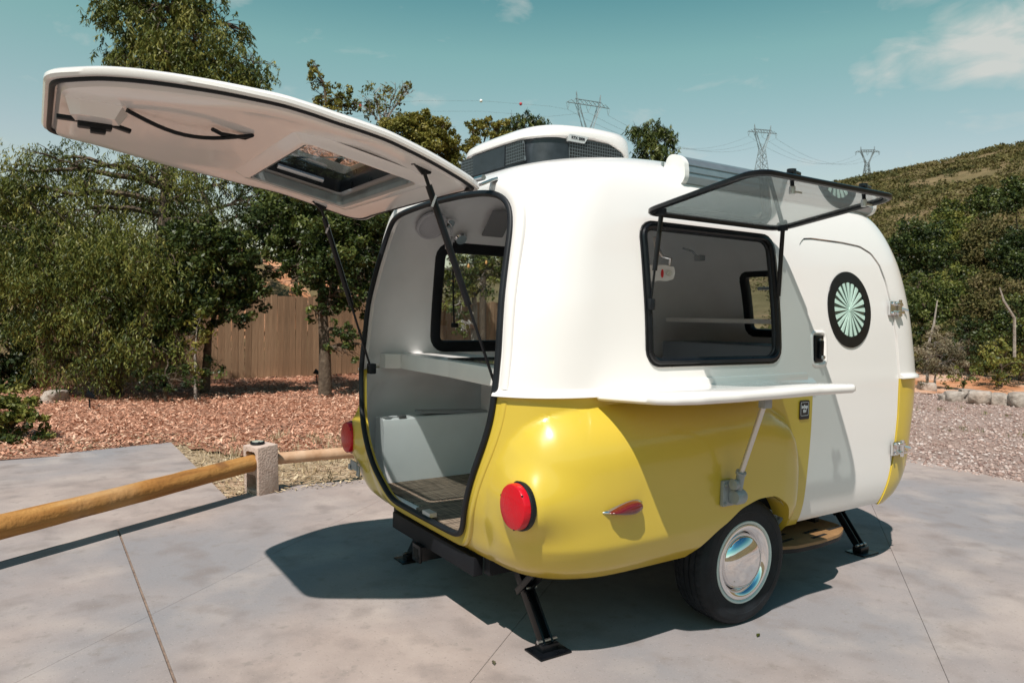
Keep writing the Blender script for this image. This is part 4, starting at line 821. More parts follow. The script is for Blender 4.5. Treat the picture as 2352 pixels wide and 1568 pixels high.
def sheet(name, poly, z, m, step=.25, amp=.02, seed=0):
    """ground cover sheet with small unevenness, clipped to a polygon"""
    poly = np.array(poly, float); x0, y0 = poly.min(0); x1, y1 = poly.max(0); xs = np.arange(x0, x1+step, step); ys = np.arange(y0, y1+step, step)
    XX, YY = np.meshgrid(xs, ys); ins = np.zeros(XX.shape, bool); j = len(poly)-1
    for i in range(len(poly)):
        (xa, ya), (xb, yb) = poly[i], poly[j]; c = ((ya > YY) != (yb > YY)) & (XX < (xb-xa)*(YY-ya)/(yb-ya+1e-12)+xa); ins ^= c; j = i
    ZZ = z+amp*(fbm(XX*1.3, YY*1.3, 4, seed)-.5)*2+np.maximum(height(XX, YY)+.035, 0); ny, nx = XX.shape; Vv = np.stack([XX, YY, ZZ], -1).reshape(-1, 3); ii = np.arange(ny*nx).reshape(ny, nx)
    k = ins[:-1, :-1] | ins[1:, :-1] | ins[:-1, 1:] | ins[1:, 1:]; Q = np.stack([ii[:-1, :-1], ii[:-1, 1:], ii[1:, 1:], ii[1:, :-1]], -1)[k]
    used = np.unique(Q); rm = np.full(ny*nx, -1); rm[used] = np.arange(len(used)); return struct(mesh_np(name, Vv[used], rm[Q], m, None, smooth=True))
MUL = [(-14, 5.2), (-3.2, 5.3), (-1.6, 5.6), (-1.2, 4.6), (.3, 4.2), (3, 4.4), (7, 6), (12, 9), (12, 15.5), (-8, 14.5), (-14, 13)]
VER = [(-14, 4.9), (-3.2, 5.15), (-1.75, 5.45), (-1.75, 2.75), (6, 2.4), (6, 5.5), (3, 5.4), (.3, 5.2), (-1.0, 5.6), (-1.8, 6.4), (-3.3, 6.1), (-14, 6.2)]
GRV = [(5.05, -9), (4.9, 3), (6, 6), (10, 7.6), (13.2, 5.6), (13.6, 2), (13.4, -9)]
ORG = [(9.5, 7.8), (13.0, 5.7), (13.4, 2), (13.2, -9), (18, -9), (18, 9), (13, 12)]
sheet('verge', VER, -.018, SAND, .12, .014, 3); sheet('mulch_bed', MUL, .0, MULCH, .12, .03, 5); sheet('gravel_bed', GRV, -.010, GRAVEL, .12, .012, 9); sheet('earth_bank', ORG, .02, ORANGE, .25, .08, 12)
sheet('red_slope', [(-1, 16.5), (6, 16.5), (8.5, 26), (-4, 26)], .03, ORANGE, .35, .25, 15)
# ---- concrete driveway: slabs with open joints
def clip(P, a, b, c):
    """keep a*x+b*y <= c"""
    out = []
    for i in range(len(P)):
        p, q = P[i-1], P[i]; dp = a*p[0]+b*p[1]-c; dq = a*q[0]+b*q[1]-c
        if (dp <= 0) != (dq <= 0): t = dp/(dp-dq); out.append((p[0]+(q[0]-p[0])*t, p[1]+(q[1]-p[1])*t))
        if dq <= 0: out.append(q)
    return out
def split(polys, p0, p1, gap):
    d = np.array(p1)-np.array(p0); n = np.array((d[1], -d[0])); n = n/np.linalg.norm(n); c = n@np.array(p0); out = []
    for P in polys:
        for s in (1, -1):
            Q = clip(P, s*n[0], s*n[1], s*c-gap/2)
            if len(Q) > 2: out.append(Q)
    return out
pad = [[(-14, 4.6), (-14, 1.0), (-3.9, 1.38), (-2.44, 2.28), (-1.63, 2.765), (-1.63, 5.63), (-3.2, 5.34)]]
A1 = [[(-14, -9), (-2.452, -9), (-2.452, 2.265), (-3.895, 1.366), (-14, .985)]]
A2 = [[(-2.44, -9), (5.3, -9), (4.96, -.24), (5.16, 1.04), (5.25, 2.7), (-.48, 2.86), (-1.1, 2.95), (-1.30, 2.955), (-2.44, 2.27)]]
A1 = split(A1, (-2.99, .17), (-.62, 2.1), .0015); A2 = split(A2, (-2.99, .17), (-.62, 2.1), .0015); A2 = split(A2, (-1.05, -.47), (-1.44, -.77), .0015); A2 = split(A2, (2.63, -.12), (.27, -1.81), .0015); A2 = split(A2, (-2.0, -5.5), (3, -1.9), .0015)
dw = struct(MB().box((-4.4, -1.9, -.028), (18.5, 9.0, .04)).build('driveway', noise_mat('joint_grit', [(.3, (.14, .10, .08)), (.7, (.30, .22, .17))], 30, .5), None, smooth=False))
dw.data.transform(Matrix.Translation((0, 0, 0)))
for P in pad+A1+A2:
    bm = bmesh.new(); vs_ = [bm.verts.new((x, y, 0)) for x, y in P]; f = bm.faces.new(vs_)
    if f.normal.z < 0 or f.calc_area() == 0: f.normal_flip()
    bm.normal_update()
    if f.normal.z < 0: f.normal_flip()
    r_ = bmesh.ops.extrude_face_region(bm, geom=[f]); 
    for v in r_['geom']:
        if isinstance(v, bmesh.types.BMVert): v.co.z = -.078
    bmesh.ops.recalc_face_normals(bm, faces=bm.faces); gp_ = .0025; tops = [e for e in bm.edges if all(abs(v.co.z) < 1e-6 for v in e.verts)]; bmesh.ops.bevel(bm, geom=tops, offset=.002, segments=1, affect='EDGES', profile=.5)
    me = bpy.data.meshes.new('slab'); bm.to_mesh(me); bm.free(); me.materials.append(CONC); o = bpy.data.objects.new('slab', me); C.objects.link(o); o.parent = dw
# ---- scattered chips, stones and tufts (uncountable)
def inpoly(P, poly):
    poly = np.array(poly); ins = np.zeros(len(P), bool); j = len(poly)-1
    for i in range(len(poly)):
        (xa, ya), (xb, yb) = poly[i], poly[j]; ins ^= ((ya > P[:, 1]) != (yb > P[:, 1])) & (P[:, 0] < (xb-xa)*(P[:, 1]-ya)/(yb-ya+1e-12)+xa); j = i
    return ins
def tint_mat(name, stops, rough=.8, trans=0.0, spec=.3):
    m = bpy.data.materials.new(name); m.use_nodes = True; MATS[name] = m; t = m.node_tree; b = t.nodes['Principled BSDF']; b.inputs['Roughness'].default_value = rough; b.inputs['Specular IOR Level'].default_value = spec
    a = t.nodes.new('ShaderNodeAttribute'); a.attribute_name = 'tint'; c = ramp(t, a.outputs['Fac'], stops); t.links.new(c, b.inputs['Base Color'])
    if trans:
        tr = t.nodes.new('ShaderNodeBsdfTranslucent'); t.links.new(c, tr.inputs[0]); mx = t.nodes.new('ShaderNodeMixShader'); mx.inputs[0].default_value = trans; t.links.new(b.outputs[0], mx.inputs[1]); t.links.new(tr.outputs[0], mx.inputs[2]); t.links.new(mx.outputs[0], t.nodes['Material Output'].inputs[0])
    return m
def chips(name, poly, n, size, m, z0=0, near=None, kind_label=None, cat='mulch', avoid=None):
    P = []; poly_a = np.array(poly); lo, hi = poly_a.min(0), poly_a.max(0)
    while len(P) < n:
        q = rng.uniform(lo, hi, (n*3, 2)); q = q[inpoly(q, poly)]
        if avoid is not None: q = q[~inpoly(q, avoid)]
        if near: d = np.hypot(q[:, 0]-CAM[0], q[:, 1]-CAM[1]); q = q[rng.random(len(q)) < np.clip(near/d, .05, 1)**1.3]
        P = q if len(P) == 0 else np.concatenate([P, q])
    P = P[:n]; a = rng.uniform(0, np.pi, n); l = size*rng.uniform(.5, 1.6, n); w_ = l*rng.uniform(.2, .5, n); tl = rng.normal(0, .35, (n, 2))
    ux = np.stack([np.cos(a), np.sin(a), tl[:, 0]], 1)*l[:, None]/2; uy = np.stack([-np.sin(a), np.cos(a), tl[:, 1]], 1)*w_[:, None]/2
    c = np.c_[P, z0+np.maximum(height(P[:, 0], P[:, 1])+.035, 0)+rng.uniform(.005, .035, n)]
    V = np.stack([c-ux-uy, c+ux-uy*.7, c+ux*1.05+uy, c-ux*.9+uy], 1).reshape(-1, 3); o = mesh_np(name, V, np.arange(4*n).reshape(-1, 4), m, None, tint=rng.random(n)); return tag(o, kind_label, cat, kind='stuff')
BARK = tint_mat('bark_chip', [(0, (.17, .072, .042)), (.35, (.43, .20, .125)), (.7, (.58, .31, .205)), (1, (.70, .47, .34))])
chips('mulch_chips', MUL, 110000, .036, BARK, .01, 9, 'loose reddish bark chips covering the bed before the fence', 'mulch')
STRAW = tint_mat('straw', [(0, (.22, .15, .08)), (.5, (.42, .32, .19)), (1, (.55, .46, .32))])
chips('verge_litter', VER, 16000, .026, STRAW, -.01, 6, 'pale straw and grit littering the verge by the log rail', 'litter', avoid=[(-14, 1), (-1.64, 2.7), (-1.64, 5.6), (-3.2, 5.33), (-14, 4.6)])
def pebbles(name, poly, n, smin_, smax_, m, label, near):
    ico = np.array([(0, 0, 1), (.9, 0, .45), (.28, .85, .45), (-.72, .53, .45), (-.72, -.53, .45), (.28, -.85, .45), (.72, .53, -.45), (-.28, .85, -.45), (-.9, 0, -.45), (-.28, -.85, -.45), (.72, -.53, -.45), (0, 0, -1)])
    fc_ = np.array([(0, 1, 2), (0, 2, 3), (0, 3, 4), (0, 4, 5), (0, 5, 1), (1, 6, 2), (2, 7, 3), (3, 8, 4), (4, 9, 5), (5, 10, 1), (2, 6, 7), (3, 7, 8), (4, 8, 9), (5, 9, 10), (1, 10, 6)])
    poly_a = np.array(poly); P = np.zeros((0, 2))
    while len(P) < n:
        q = rng.uniform(poly_a.min(0), poly_a.max(0), (n*3, 2)); q = q[inpoly(q, poly)]; d = np.hypot(q[:, 0]-CAM[0], q[:, 1]-CAM[1]); q = q[rng.random(len(q)) < np.clip(near/d, .05, 1)**1.2]; P = np.concatenate([P, q])
    P = P[:n]; s = smin_+(smax_-smin_)*rng.random(n)**2.5; sc = s[:, None]*rng.uniform(.55, 1.2, (n, 3))*np.array((1, 1, .65)); a = rng.uniform(0, 6.28, n)
    B = ico[None]*rng.uniform(.75, 1.2, (n, 12, 1))*sc[:, None]/2; ca, sa = np.cos(a)[:, None], np.sin(a)[:, None]; B = np.stack([B[:, :, 0]*ca-B[:, :, 1]*sa, B[:, :, 0]*sa+B[:, :, 1]*ca, B[:, :, 2]], 2)
    V = B+np.c_[P, s*.12-.004][:, None]; F = (fc_[None]+np.arange(n)[:, None, None]*12).reshape(-1, 3); o = mesh_np(name, V.reshape(-1, 3), F, m, None, tint=np.repeat(rng.random(n), 15)); return tag(o, label, 'gravel', kind='stuff')
STONE = tint_mat('gravel_stone', [(0, (.17, .105, .09)), (.4, (.34, .235, .20)), (.75, (.45, .345, .305)), (1, (.52, .45, .42))])
pebbles('gravel_stones', [(5.0, -6), (4.9, 3), (6, 6), (10, 7.6), (13.4, 5.8), (13.6, 0), (11, -6)], 22000, .022, .06, STONE, 'loose pinkish gravel stones beside the driveway', 8)
# ---- foliage
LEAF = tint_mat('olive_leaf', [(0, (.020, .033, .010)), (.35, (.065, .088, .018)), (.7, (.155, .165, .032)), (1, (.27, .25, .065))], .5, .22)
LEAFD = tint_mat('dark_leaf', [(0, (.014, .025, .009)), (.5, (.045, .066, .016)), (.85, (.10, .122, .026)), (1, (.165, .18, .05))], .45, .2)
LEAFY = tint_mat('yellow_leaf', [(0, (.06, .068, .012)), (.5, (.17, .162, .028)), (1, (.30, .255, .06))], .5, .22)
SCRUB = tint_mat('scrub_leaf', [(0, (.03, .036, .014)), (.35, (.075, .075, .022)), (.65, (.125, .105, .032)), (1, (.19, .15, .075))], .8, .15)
DRY = tint_mat('dry_twig_leaf', [(0, (.09, .08, .045)), (.5, (.20, .165, .10)), (1, (.34, .29, .21))], .9, .1)
BARKM = noise_mat('tree_bark', [(.3, (.05, .036, .026)), (.6, (.12, .09, .065)), (.8, (.20, .16, .12))], 14, .8, 30)
PALEB = noise_mat('pale_bark', [(.3, (.20, .17, .15)), (.7, (.38, .34, .30))], 10, .5, 30)
def leaf_quads(c, ln, wd, up, tint):
    """diamond leaves at c, long axis up (n,3)"""
    n = len(c); r_ = rng.normal(size=(n, 3)); s = np.cross(up, r_); s /= np.linalg.norm(s, axis=1, keepdims=True)+1e-9
    V = np.stack([c-up*ln[:, None]/2, c+s*wd[:, None]/2-up*ln[:, None]*.08, c+up*ln[:, None]/2, c-s*wd[:, None]/2-up*ln[:, None]*.08], 1); return V.reshape(-1, 3), tint
def unit(v): return v/(np.linalg.norm(v, axis=-1, keepdims=True)+1e-9)
DENS = 12
def crown_mesh(blobs, dens, lsize, style, parent, m, tbase=.5, name='crown'):
    Vs = []; Ts = []
    for (c, r) in blobs:
        c = np.array(c); r = np.array(r if hasattr(r, '__len__') else (r, r, r)); vol = 4.2*r.prod()*DENS
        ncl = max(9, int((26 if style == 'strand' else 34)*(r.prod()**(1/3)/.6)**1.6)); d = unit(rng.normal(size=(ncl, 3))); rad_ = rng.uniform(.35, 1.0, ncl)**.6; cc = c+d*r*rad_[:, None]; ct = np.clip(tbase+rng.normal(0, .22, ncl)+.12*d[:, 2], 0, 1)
        per = max(8, int(dens*vol/ncl)); cr = (.27 if style == 'strand' else .36)*r.mean()*rng.uniform(.6, 1.3, ncl)
        if style == 'strand':
            ns = max(3, per//12); k = np.repeat(np.arange(ncl), ns); st = cc[k]+rng.normal(size=(len(k), 3))*cr[k][:, None]*np.array((1, 1, .7)); Ln = rng.uniform(.15, .48, len(k)); sway = rng.normal(0, .12, (len(k), 2)); m_ = 13
            t = np.linspace(.04, 1, m_); p = st[:, None]+np.stack([sway[:, :1]*t**1.0+.10*np.sign(sway[:, :1])*np.sqrt(t), sway[:, 1:]*t+0*t, -Ln[:, None]*t**1.25], 2)
            p = p.reshape(-1, 3)+rng.normal(0, .012, (len(k)*m_, 3)); up = unit(np.stack([rng.normal(0, .55, len(p)), rng.normal(0, .55, len(p)), np.full(len(p), -.8)], 1)); p = p+up*lsize*.45
            v, tt = leaf_quads(p, lsize*rng.uniform(.5, 1.5, len(p)), lsize*.22*rng.uniform(.6, 1.5, len(p)), up, np.clip(np.repeat(ct[k], m_)+rng.normal(0, .10, len(p)), 0, 1))
        else:
            k = np.repeat(np.arange(ncl), per); p = cc[k]+unit(rng.normal(size=(len(k), 3)))*(cr[k]*rng.random(len(k))**.45)[:, None]*np.array((1, 1, .75))
            up = unit(rng.normal(size=(len(k), 3))+np.array((0, 0, .3 if style == 'broad' else -.5)))
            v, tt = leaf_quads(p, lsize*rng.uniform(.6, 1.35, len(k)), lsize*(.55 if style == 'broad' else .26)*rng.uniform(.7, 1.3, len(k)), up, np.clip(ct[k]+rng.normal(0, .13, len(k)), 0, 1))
        Vs.append(v); Ts.append(tt)
    V = np.concatenate(Vs); T = np.concatenate(Ts); return mesh_np(name, V, np.arange(len(V)).reshape(-1, 4), m, parent, tint=T)
def crook(a, b, n=5, amp=.12):
    a = np.array(a, float); b = np.array(b, float); L_ = np.linalg.norm(b-a); t = np.linspace(0, 1, n); p = a+(b-a)*t[:, None]; p[1:-1] += rng.normal(0, amp*L_/n, (n-2, 3)); p[:, 2] += .06*L_*np.sin(t*np.pi); return p
def tree(name, label, trunk, blobs, dens, lsize, style, m, r0=.12, bark=None, cat='tree', group=None, tb=.5, twigs=5, bare=False):
    bark = bark or BARKM; base = np.array(trunk[0]); root = tag(empty(name, base), label, cat, group); mb = MB(); n = len(trunk)
    mb.tube([tuple(np.array(p)-base) for p in trunk], [r0*(1-.75*i/max(1, n-1)) for i in range(n)], 8); TP = np.array(trunk)
    fine = np.concatenate([np.linspace(TP[i], TP[i+1], 8) for i in range(n-1)])
    for c, r in blobs:
        c = np.array(c); rm = np.mean(r); cand = fine[fine[:, 2] < c[2]+.2*rm]; cand = fine if len(cand) == 0 else cand; q = cand[np.argmin(np.linalg.norm(cand-c, axis=1)+.0)]
        p = crook(q, c, 6); mb.tube([tuple(v-base) for v in p], list(np.linspace(r0*.32, r0*.13, 6)), 5, cap=False)
        for _ in range(twigs):
            e = c+unit(rng.normal(size=3))*np.array(r)*rng.uniform(.6, 1.05); s_ = p[rng.integers(2, 6)]; w_ = crook(s_, e, 5, .2); mb.tube([tuple(v-base) for v in w_], list(np.linspace(r0*.12, r0*.03, 5)), 4, cap=False)
            for _2 in range(2):
                e2 = e+unit(rng.normal(size=3))*rm*.4; mb.tube([tuple(v-base) for v in crook(w_[rng.integers(1, 4)], e2, 4, .2)], list(np.linspace(r0*.06, r0*.02, 4)), 4, cap=False)
    mb.build('trunk', bark, root, 60)
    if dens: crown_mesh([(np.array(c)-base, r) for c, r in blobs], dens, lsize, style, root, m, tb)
    return root
def B(px, py, D, rpx, sq=(1, 1, 1)):
    """crown blob seen at px,py with a radius of rpx frame pixels"""
    r = rpx*D/F_PX; return (at(px, py, D), (r*sq[0], r*sq[1], r*sq[2]))
def G0(px, D):
    v = at(px, 784, D); return np.array((v[0], v[1], float(height(v[0], v[1]))))
# ---- fence of upright boards
FA, FB = np.array((-2.80, 12.66)), np.array((9.0, 13.95)); fd = (FB-FA)/np.linalg.norm(FB-FA); fang = math.atan2(fd[1], fd[0]); fl_ = np.linalg.norm(FB-FA)
fence = tag(empty('board_fence', (FA[0], FA[1], 0), fang), 'tan wooden board fence standing behind the bark mulch bed', 'fence')
FW = [noise_mat('fence_wood_%d' % i, [(.3, tuple(c*.72 for c in col)), (.55, col), (.8, tuple(min(1, c*1.2) for c in col))], 3.0, .4, 20, .9, 8, [(.8, tuple(c*.6 for c in col), .55, .75, .5)]) for i, col in enumerate(((.30, .19, .115), (.34, .22, .135), (.26, .165, .10)))]
for m in FW:
    for nd in m.node_tree.nodes:
        if nd.type == 'TEX_NOISE':
            mp_ = m.node_tree.nodes.new('ShaderNodeMapping'); mp_.inputs['Scale'].default_value = (3, 3, .35); tcn = m.node_tree.nodes.new('ShaderNodeTexCoord'); m.node_tree.links.new(tcn.outputs['Object'], mp_.inputs[0]); m.node_tree.links.new(mp_.outputs[0], nd.inputs['Vector'])
bds = []
for m in FW:
    bm = bmesh.new(); bmesh.ops.create_cube(bm, size=1)
    for v in bm.verts: v.co = Vector((v.co.x*.138, v.co.y*.02, (v.co.z+.5)*1.82+(-.0 if v.co.z < 0 else 0)))
    bmesh.ops.bevel(bm, geom=[e for e in bm.edges if abs(e.verts[0].co.x-e.verts[1].co.x) < .001 and abs(e.verts[0].co.y-e.verts[1].co.y) < .001], offset=.004, segments=1, affect='EDGES'); me = bpy.data.meshes.new('board'); bm.to_mesh(me); bm.free(); me.materials.append(m); bds.append(me)
nb = int(fl_/.143)
for i in range(nb):
    o = bpy.data.objects.new('board', bds[rng.integers(0, 3)]); C.objects.link(o); o.parent = fence; o.location = (.07+i*.143, -.012+rng.normal(0, .003), rng.normal(.02, .012)); o.rotation_euler = (rng.normal(0, .004), rng.normal(0, .004), rng.normal(0, .015))
for z in (.35, 1.0, 1.6): MB().box((fl_/2, .03, z), (fl_, .04, .09)).build('rail', FW[2], fence, smooth=False)
for i in range(6): MB().box((.05+i*2.3, .095, .92), (.09, .09, 1.84)).build('post', FW[0], fence, smooth=False)
MB().box((-.03, -.03, .90), (.12, .10, 1.80), bev=.006).build('end_post', FW[1], fence)
# ---- log rail on a standing concrete block
LOGM = noise_mat('log_wood', [(.2, (.15, .065, .02)), (.42, (.34, .155, .042)), (.6, (.44, .225, .068)), (.8, (.56, .34, .14))], 2.0, .7, 26, .65, 10, [(3.5, (.16, .07, .03), .60, .70, .8), (1.1, (.50, .36, .22), .55, .72, .6)], .012)
for nd in LOGM.node_tree.nodes:
    if nd.type == 'TEX_NOISE' and nd.inputs['Scale'].default_value == 2.0:
        mp_ = LOGM.node_tree.nodes.new('ShaderNodeMapping'); mp_.inputs['Scale'].default_value = (.7, 7, 7); tcn = LOGM.node_tree.nodes.new('ShaderNodeTexCoord'); LOGM.node_tree.links.new(tcn.outputs['Object'], mp_.inputs[0]); LOGM.node_tree.links.new(mp_.outputs[0], nd.inputs['Vector'])
LOGP = noise_mat('log_wood_pale', [(.25, (.36, .20, .11)), (.5, (.50, .31, .19)), (.75, (.60, .42, .29))], 6, .35, 20, .7, 9, None, .01)
BC = np.array((-1.345, 2.835)); brz = R(22)
def log(a, b, r0, r1, m, label):
    a = np.array(a); b = np.array(b); d = b-a; L_ = np.linalg.norm(d); o_ = []
    ts = np.linspace(0, 1, 40); V = []; F = []; n = 20
    for t in ts:
        r = (r0+(r1-r0)*t)*(1+.015*math.sin(t*31)+.01*math.sin(t*77+1))
        off = .006*math.sin(t*9), .006*math.cos(t*7)
        V += [(L_*t, off[0]+r*math.cos(2*math.pi*k/n)*(1+.01*math.sin(k*2.3+t*6)), off[1]+r*math.sin(2*math.pi*k/n)) for k in range(n)]
    for kx, ka in ((.18, 2.2), (.43, 3.4), (.72, 4.0), (.86, 2.7)):      # knots stand a little proud
        for i, t in enumerate(ts):
            for k in range(n):
                dd = ((t-kx)*L_/.05)**2+(((2*math.pi*k/n-ka+math.pi) % (2*math.pi)-math.pi)*r0/.04)**2
                if dd < 6:
                    x, y, z = V[i*n+k]; g = 1+.07*math.exp(-dd); V[i*n+k] = (x, y*g, z*g)
    for i in range(39): F += [(i*n+k, (i+1)*n+k, (i+1)*n+(k+1) % n, i*n+(k+1) % n) for k in range(n)]
    F += [tuple(range(n))[::-1], tuple(39*n+k for k in range(n))]; o = obj('log_rail', V, F, m, None, smooth=True, angle=50); o.location = tuple(a); o.rotation_mode = 'QUATERNION'; o.rotation_quaternion = Vector(d).to_track_quat('X', 'Z'); return tag(o, label, 'log rail', 'log rails along the driveway edge')
p0 = onplane(0, 1208, 2, .235); p1 = np.array((BC[0]-.02, BC[1]-.01, .255)); dirl = (p0-p1)/np.linalg.norm(p0-p1)
log(p1+dirl*-.03, p0+dirl*2.2, .066, .078, LOGM, 'long orange-brown log rail running left from the concrete block')
log((BC[0]+.07, BC[1]+.03, .255), (1.9, 3.05, .215), .050, .052, LOGP, 'short paler log rail running from the block behind the camper')
blk = MB().box((0, 0, .2), (.195, .195, .40), bev=.008).build('concrete_block', noise_mat('block_concrete', [(.3, (.40, .30, .25)), (.5, (.52, .40, .34)), (.75, (.60, .49, .42))], 14, .9, 60, .95, 8, None, .01), None, 30)
for z0 in (.105, .295):
    hp = rrect(.125, .13, .025, 4, 0, z0); c1 = prism_obj([(-.4, y, z) for y, z in hp], [(.4, y, z) for y, z in hp]); cut(blk, [c1]); drop(c1)
blk.location = (BC[0], BC[1], 0); blk.rotation_euler = (R(1.0), R(-3.0), brz); tag(blk, 'pinkish hollow concrete block standing on end between two logs', 'block')
sl_ = tag(empty('solar_light', (BC[0]-.035, BC[1]+.01, .399)), 'round solar light lying on top of the concrete block', 'light')
MB().lathe([(.0, 0), (.052, .0), (.056, .008), (.054, .02), (.050, .026)], None, 28).build('base_ring', BLACK, sl_); MB().lathe([(.0, .029), (.035, .0285), (.048, .024)], None, 28).build('lens', mat('frosted_lens', (.42, .44, .36), .3), sl_)
for a in range(4): MB().box((.052*math.cos(a*1.57), .052*math.sin(a*1.57), .016), (.010, .010, .026)).build('cage_bar', BLACK, sl_)
# ---- garden spotlights in the mulch
def spot(px, py, rz, label):
    p = onplane(px, py, 2, .01); r_ = tag(empty('garden_spotlight', p, rz), label, 'spotlight', 'garden spotlights in the mulch'); MB().tube([(0, 0, -.05), (0, 0, .14)], .012, 8).build('stake', BLACK, r_)
    mb = MB(); mb.lathe([(.0, -.07), (.03, -.068), (.045, -.02), (.06, .05), (.055, .052), (0, .045)], Matrix.Translation((0, 0, .2)) @ Matrix.Rotation(R(60), 4, 'Y'), 16); mb.build('lamp_head', BLACK, r_); mb = MB(); mb.box((-.03, 0, .17), (.15, .11, .012), Matrix.Rotation(R(-25), 4, 'Y'), .003); mb.build('solar_panel', BLACKP, r_)
spot(727, 876, R(150), 'black garden spotlight beside the dark trunk near the camper'); spot(206, 938, R(170), 'black garden spotlight in the mulch at left by the pepper tree')
# ---- rocks
ROCK = noise_mat('rock', [(.3, (.20, .16, .135)), (.5, (.36, .31, .27)), (.75, (.48, .43, .39))], 6, 1.0, 14, .95, 8, [(2, (.46, .34, .27), .5, .7, .6)], .03)
def rock(px, py, D, s, label, grp='rocks edging the gravel'):
    p = onplane(px, py, 2, 0.0); bm = bmesh.new(); bmesh.ops.create_icosphere(bm, subdivisions=3, radius=1); k = rng.uniform(0, 50)
    for v in bm.verts:
        q = np.array(v.co); f = 1+.6*(fbm(np.array([q[0]*1.3+k]), np.array([q[1]*1.3+q[2]*1.7]), 4, 2)[0]-.45)*2; q = q*f; q = np.clip(q, (-.8, -.86, -.9), (.86, .72, .62)); v.co = Vector(q*np.array(s))
    me = bpy.data.meshes.new('rock'); bm.to_mesh(me); bm.free(); me.polygons.foreach_set('use_smooth', np.ones(len(me.polygons), bool)); me.materials.append(ROCK); o = bpy.data.objects.new('rock', me); C.objects.link(o); o.location = (p[0], p[1], p[2]+s[2]*.45); o.rotation_euler = (0, 0, rng.uniform(0, 6)); return tag(o, label, 'rock', grp)
RK = [(2128, 897, .20, 'flat brown rock nearest the camper at the gravel edge'), (2168, 918, .13, 'small tan rock between the flat rock and the grey boulders'), (2195, 920, .20, 'pale rock left of the grey boulder pair'), (2222, 920, .22, 'grey boulder, left one of the touching pair'), (2249, 926, .24, 'grey boulder, right one of the touching pair'), (2290, 926, .24, 'broad pale rock right of the grey boulder pair'), (2325, 929, .22, 'tan rock second from the right edge of the picture'), (2351, 933, .25, 'pale rock cut by the right edge of the picture')]
for px, py, s, lb in RK: rock(px, py, 14, (s*rng.uniform(.9, 1.2), s*rng.uniform(.8, 1), s*rng.uniform(.75, .95)), lb)
rock(131, 922, 11, (.22, .18, .17), 'tan rock in the mulch at left below the fence end', 'rock in the mulch')
# ---- trees and shrubs on the left
gp = lambda px, D: G0(px, D)
tb = gp(248, 12.4)
tree('pepper_tree', 'drooping pepper tree with leaning trunk before the left fence end', [tb, at(262, 810, 12.4), at(300, 715, 12.5), at(345, 620, 12.6), at(372, 520, 12.7), at(378, 430, 12.8)],
     [B(70, 395, 12.2, 70), B(170, 360, 12.4, 65), B(60, 520, 12, 95), B(200, 480, 12.3, 80), B(330, 400, 12.8, 70), B(430, 440, 13, 65), B(60, 640, 11.8, 100), B(190, 620, 11.9, 110, (1, 1, .85)), B(320, 610, 12, 110, (1, 1, .8)), B(420, 600, 12.4, 85), B(250, 730, 11.7, 85), B(150, 745, 11.8, 60), B(380, 690, 12.2, 75), B(290, 800, 11.6, 45), B(180, 840, 11.6, 38), B(160, 720, 11.8, 45), B(20, 440, 12, 70), B(10, 560, 11.9, 90), B(270, 560, 12, 80), B(120, 560, 12, 80), B(480, 520, 13, 50), B(330, 770, 11.7, 50), B(120, 830, 11.9, 45), B(230, 860, 11.7, 40), B(90, 790, 12, 45), B(400, 790, 12, 45)], 430, .08, 'strand', LEAF, .20, tb=.52, twigs=5)
tree('hedge_tree', 'dark leafy shrub at the left edge beside the fence end', [gp(30, 13.6), at(35, 700, 13.6)], [B(30, 690, 13.5, 75), B(20, 790, 13.4, 70), B(60, 830, 13.4, 55), B(20, 870, 13, 50)], 330, .09, 'broad', LEAFD, .10, cat='shrub', tb=.35, twigs=3)
tree('tall_tree', 'tall feathery tree rising behind the raised hatch', [gp(380, 23), at(378, 560, 23), at(385, 400, 23), at(395, 250, 23), at(400, 80, 23), at(400, -120, 23)],
     [B(300, 40, 23, 75), B(390, 20, 23, 80), B(350, 120, 22.6, 75), B(450, 110, 22.6, 80), B(520, 150, 23, 65), B(275, 130, 23, 40), B(585, 165, 23, 45), B(470, 40, 23, 60), B(560, 70, 24, 22), B(420, 190, 23, 70), B(600, 220, 23, 40), B(330, -60, 23, 80), B(430, -80, 23, 90), B(250, 20, 23, 30), B(380, 150, 22.5, 70), B(480, 170, 22.6, 60), B(320, 170, 23, 55), B(540, 200, 23, 55)], 60, .18, 'strand', LEAF, .26, tb=.58, twigs=6)
tree('grey_tree', 'thin open tree seen below the hatch with sky between its branches', [gp(520, 20), at(500, 620, 20), at(480, 480, 20), at(440, 380, 20)], [B(430, 400, 20, 60), B(520, 420, 20, 70), B(600, 470, 20, 60), B(480, 520, 20, 60), B(560, 540, 20, 55), B(360, 500, 20, 50), B(650, 500, 20, 45), B(300, 470, 20, 50)], 42, .13, 'strand', LEAFD, .18, tb=.45, twigs=8)
tree('overhanging_shrub', 'dark glossy shrub spilling over the fence top right of the pepper tree', [gp(470, 12.9), at(480, 760, 12.9), at(520, 650, 12.8)], [B(480, 640, 12.7, 75), B(545, 650, 12.6, 62), B(560, 705, 12.5, 45), B(520, 575, 12.9, 60), B(430, 700, 12.3, 60), B(590, 600, 12.8, 38), B(400, 650, 12.2, 60), B(460, 570, 12.4, 75), B(480, 720, 12.3, 50), B(545, 590, 12.4, 60), B(380, 760, 12.1, 45)], 420, .08, 'broad', LEAFD, .09, cat='shrub', tb=.42, twigs=4)  # some clumps are added to thicken the crown so it shades the fence
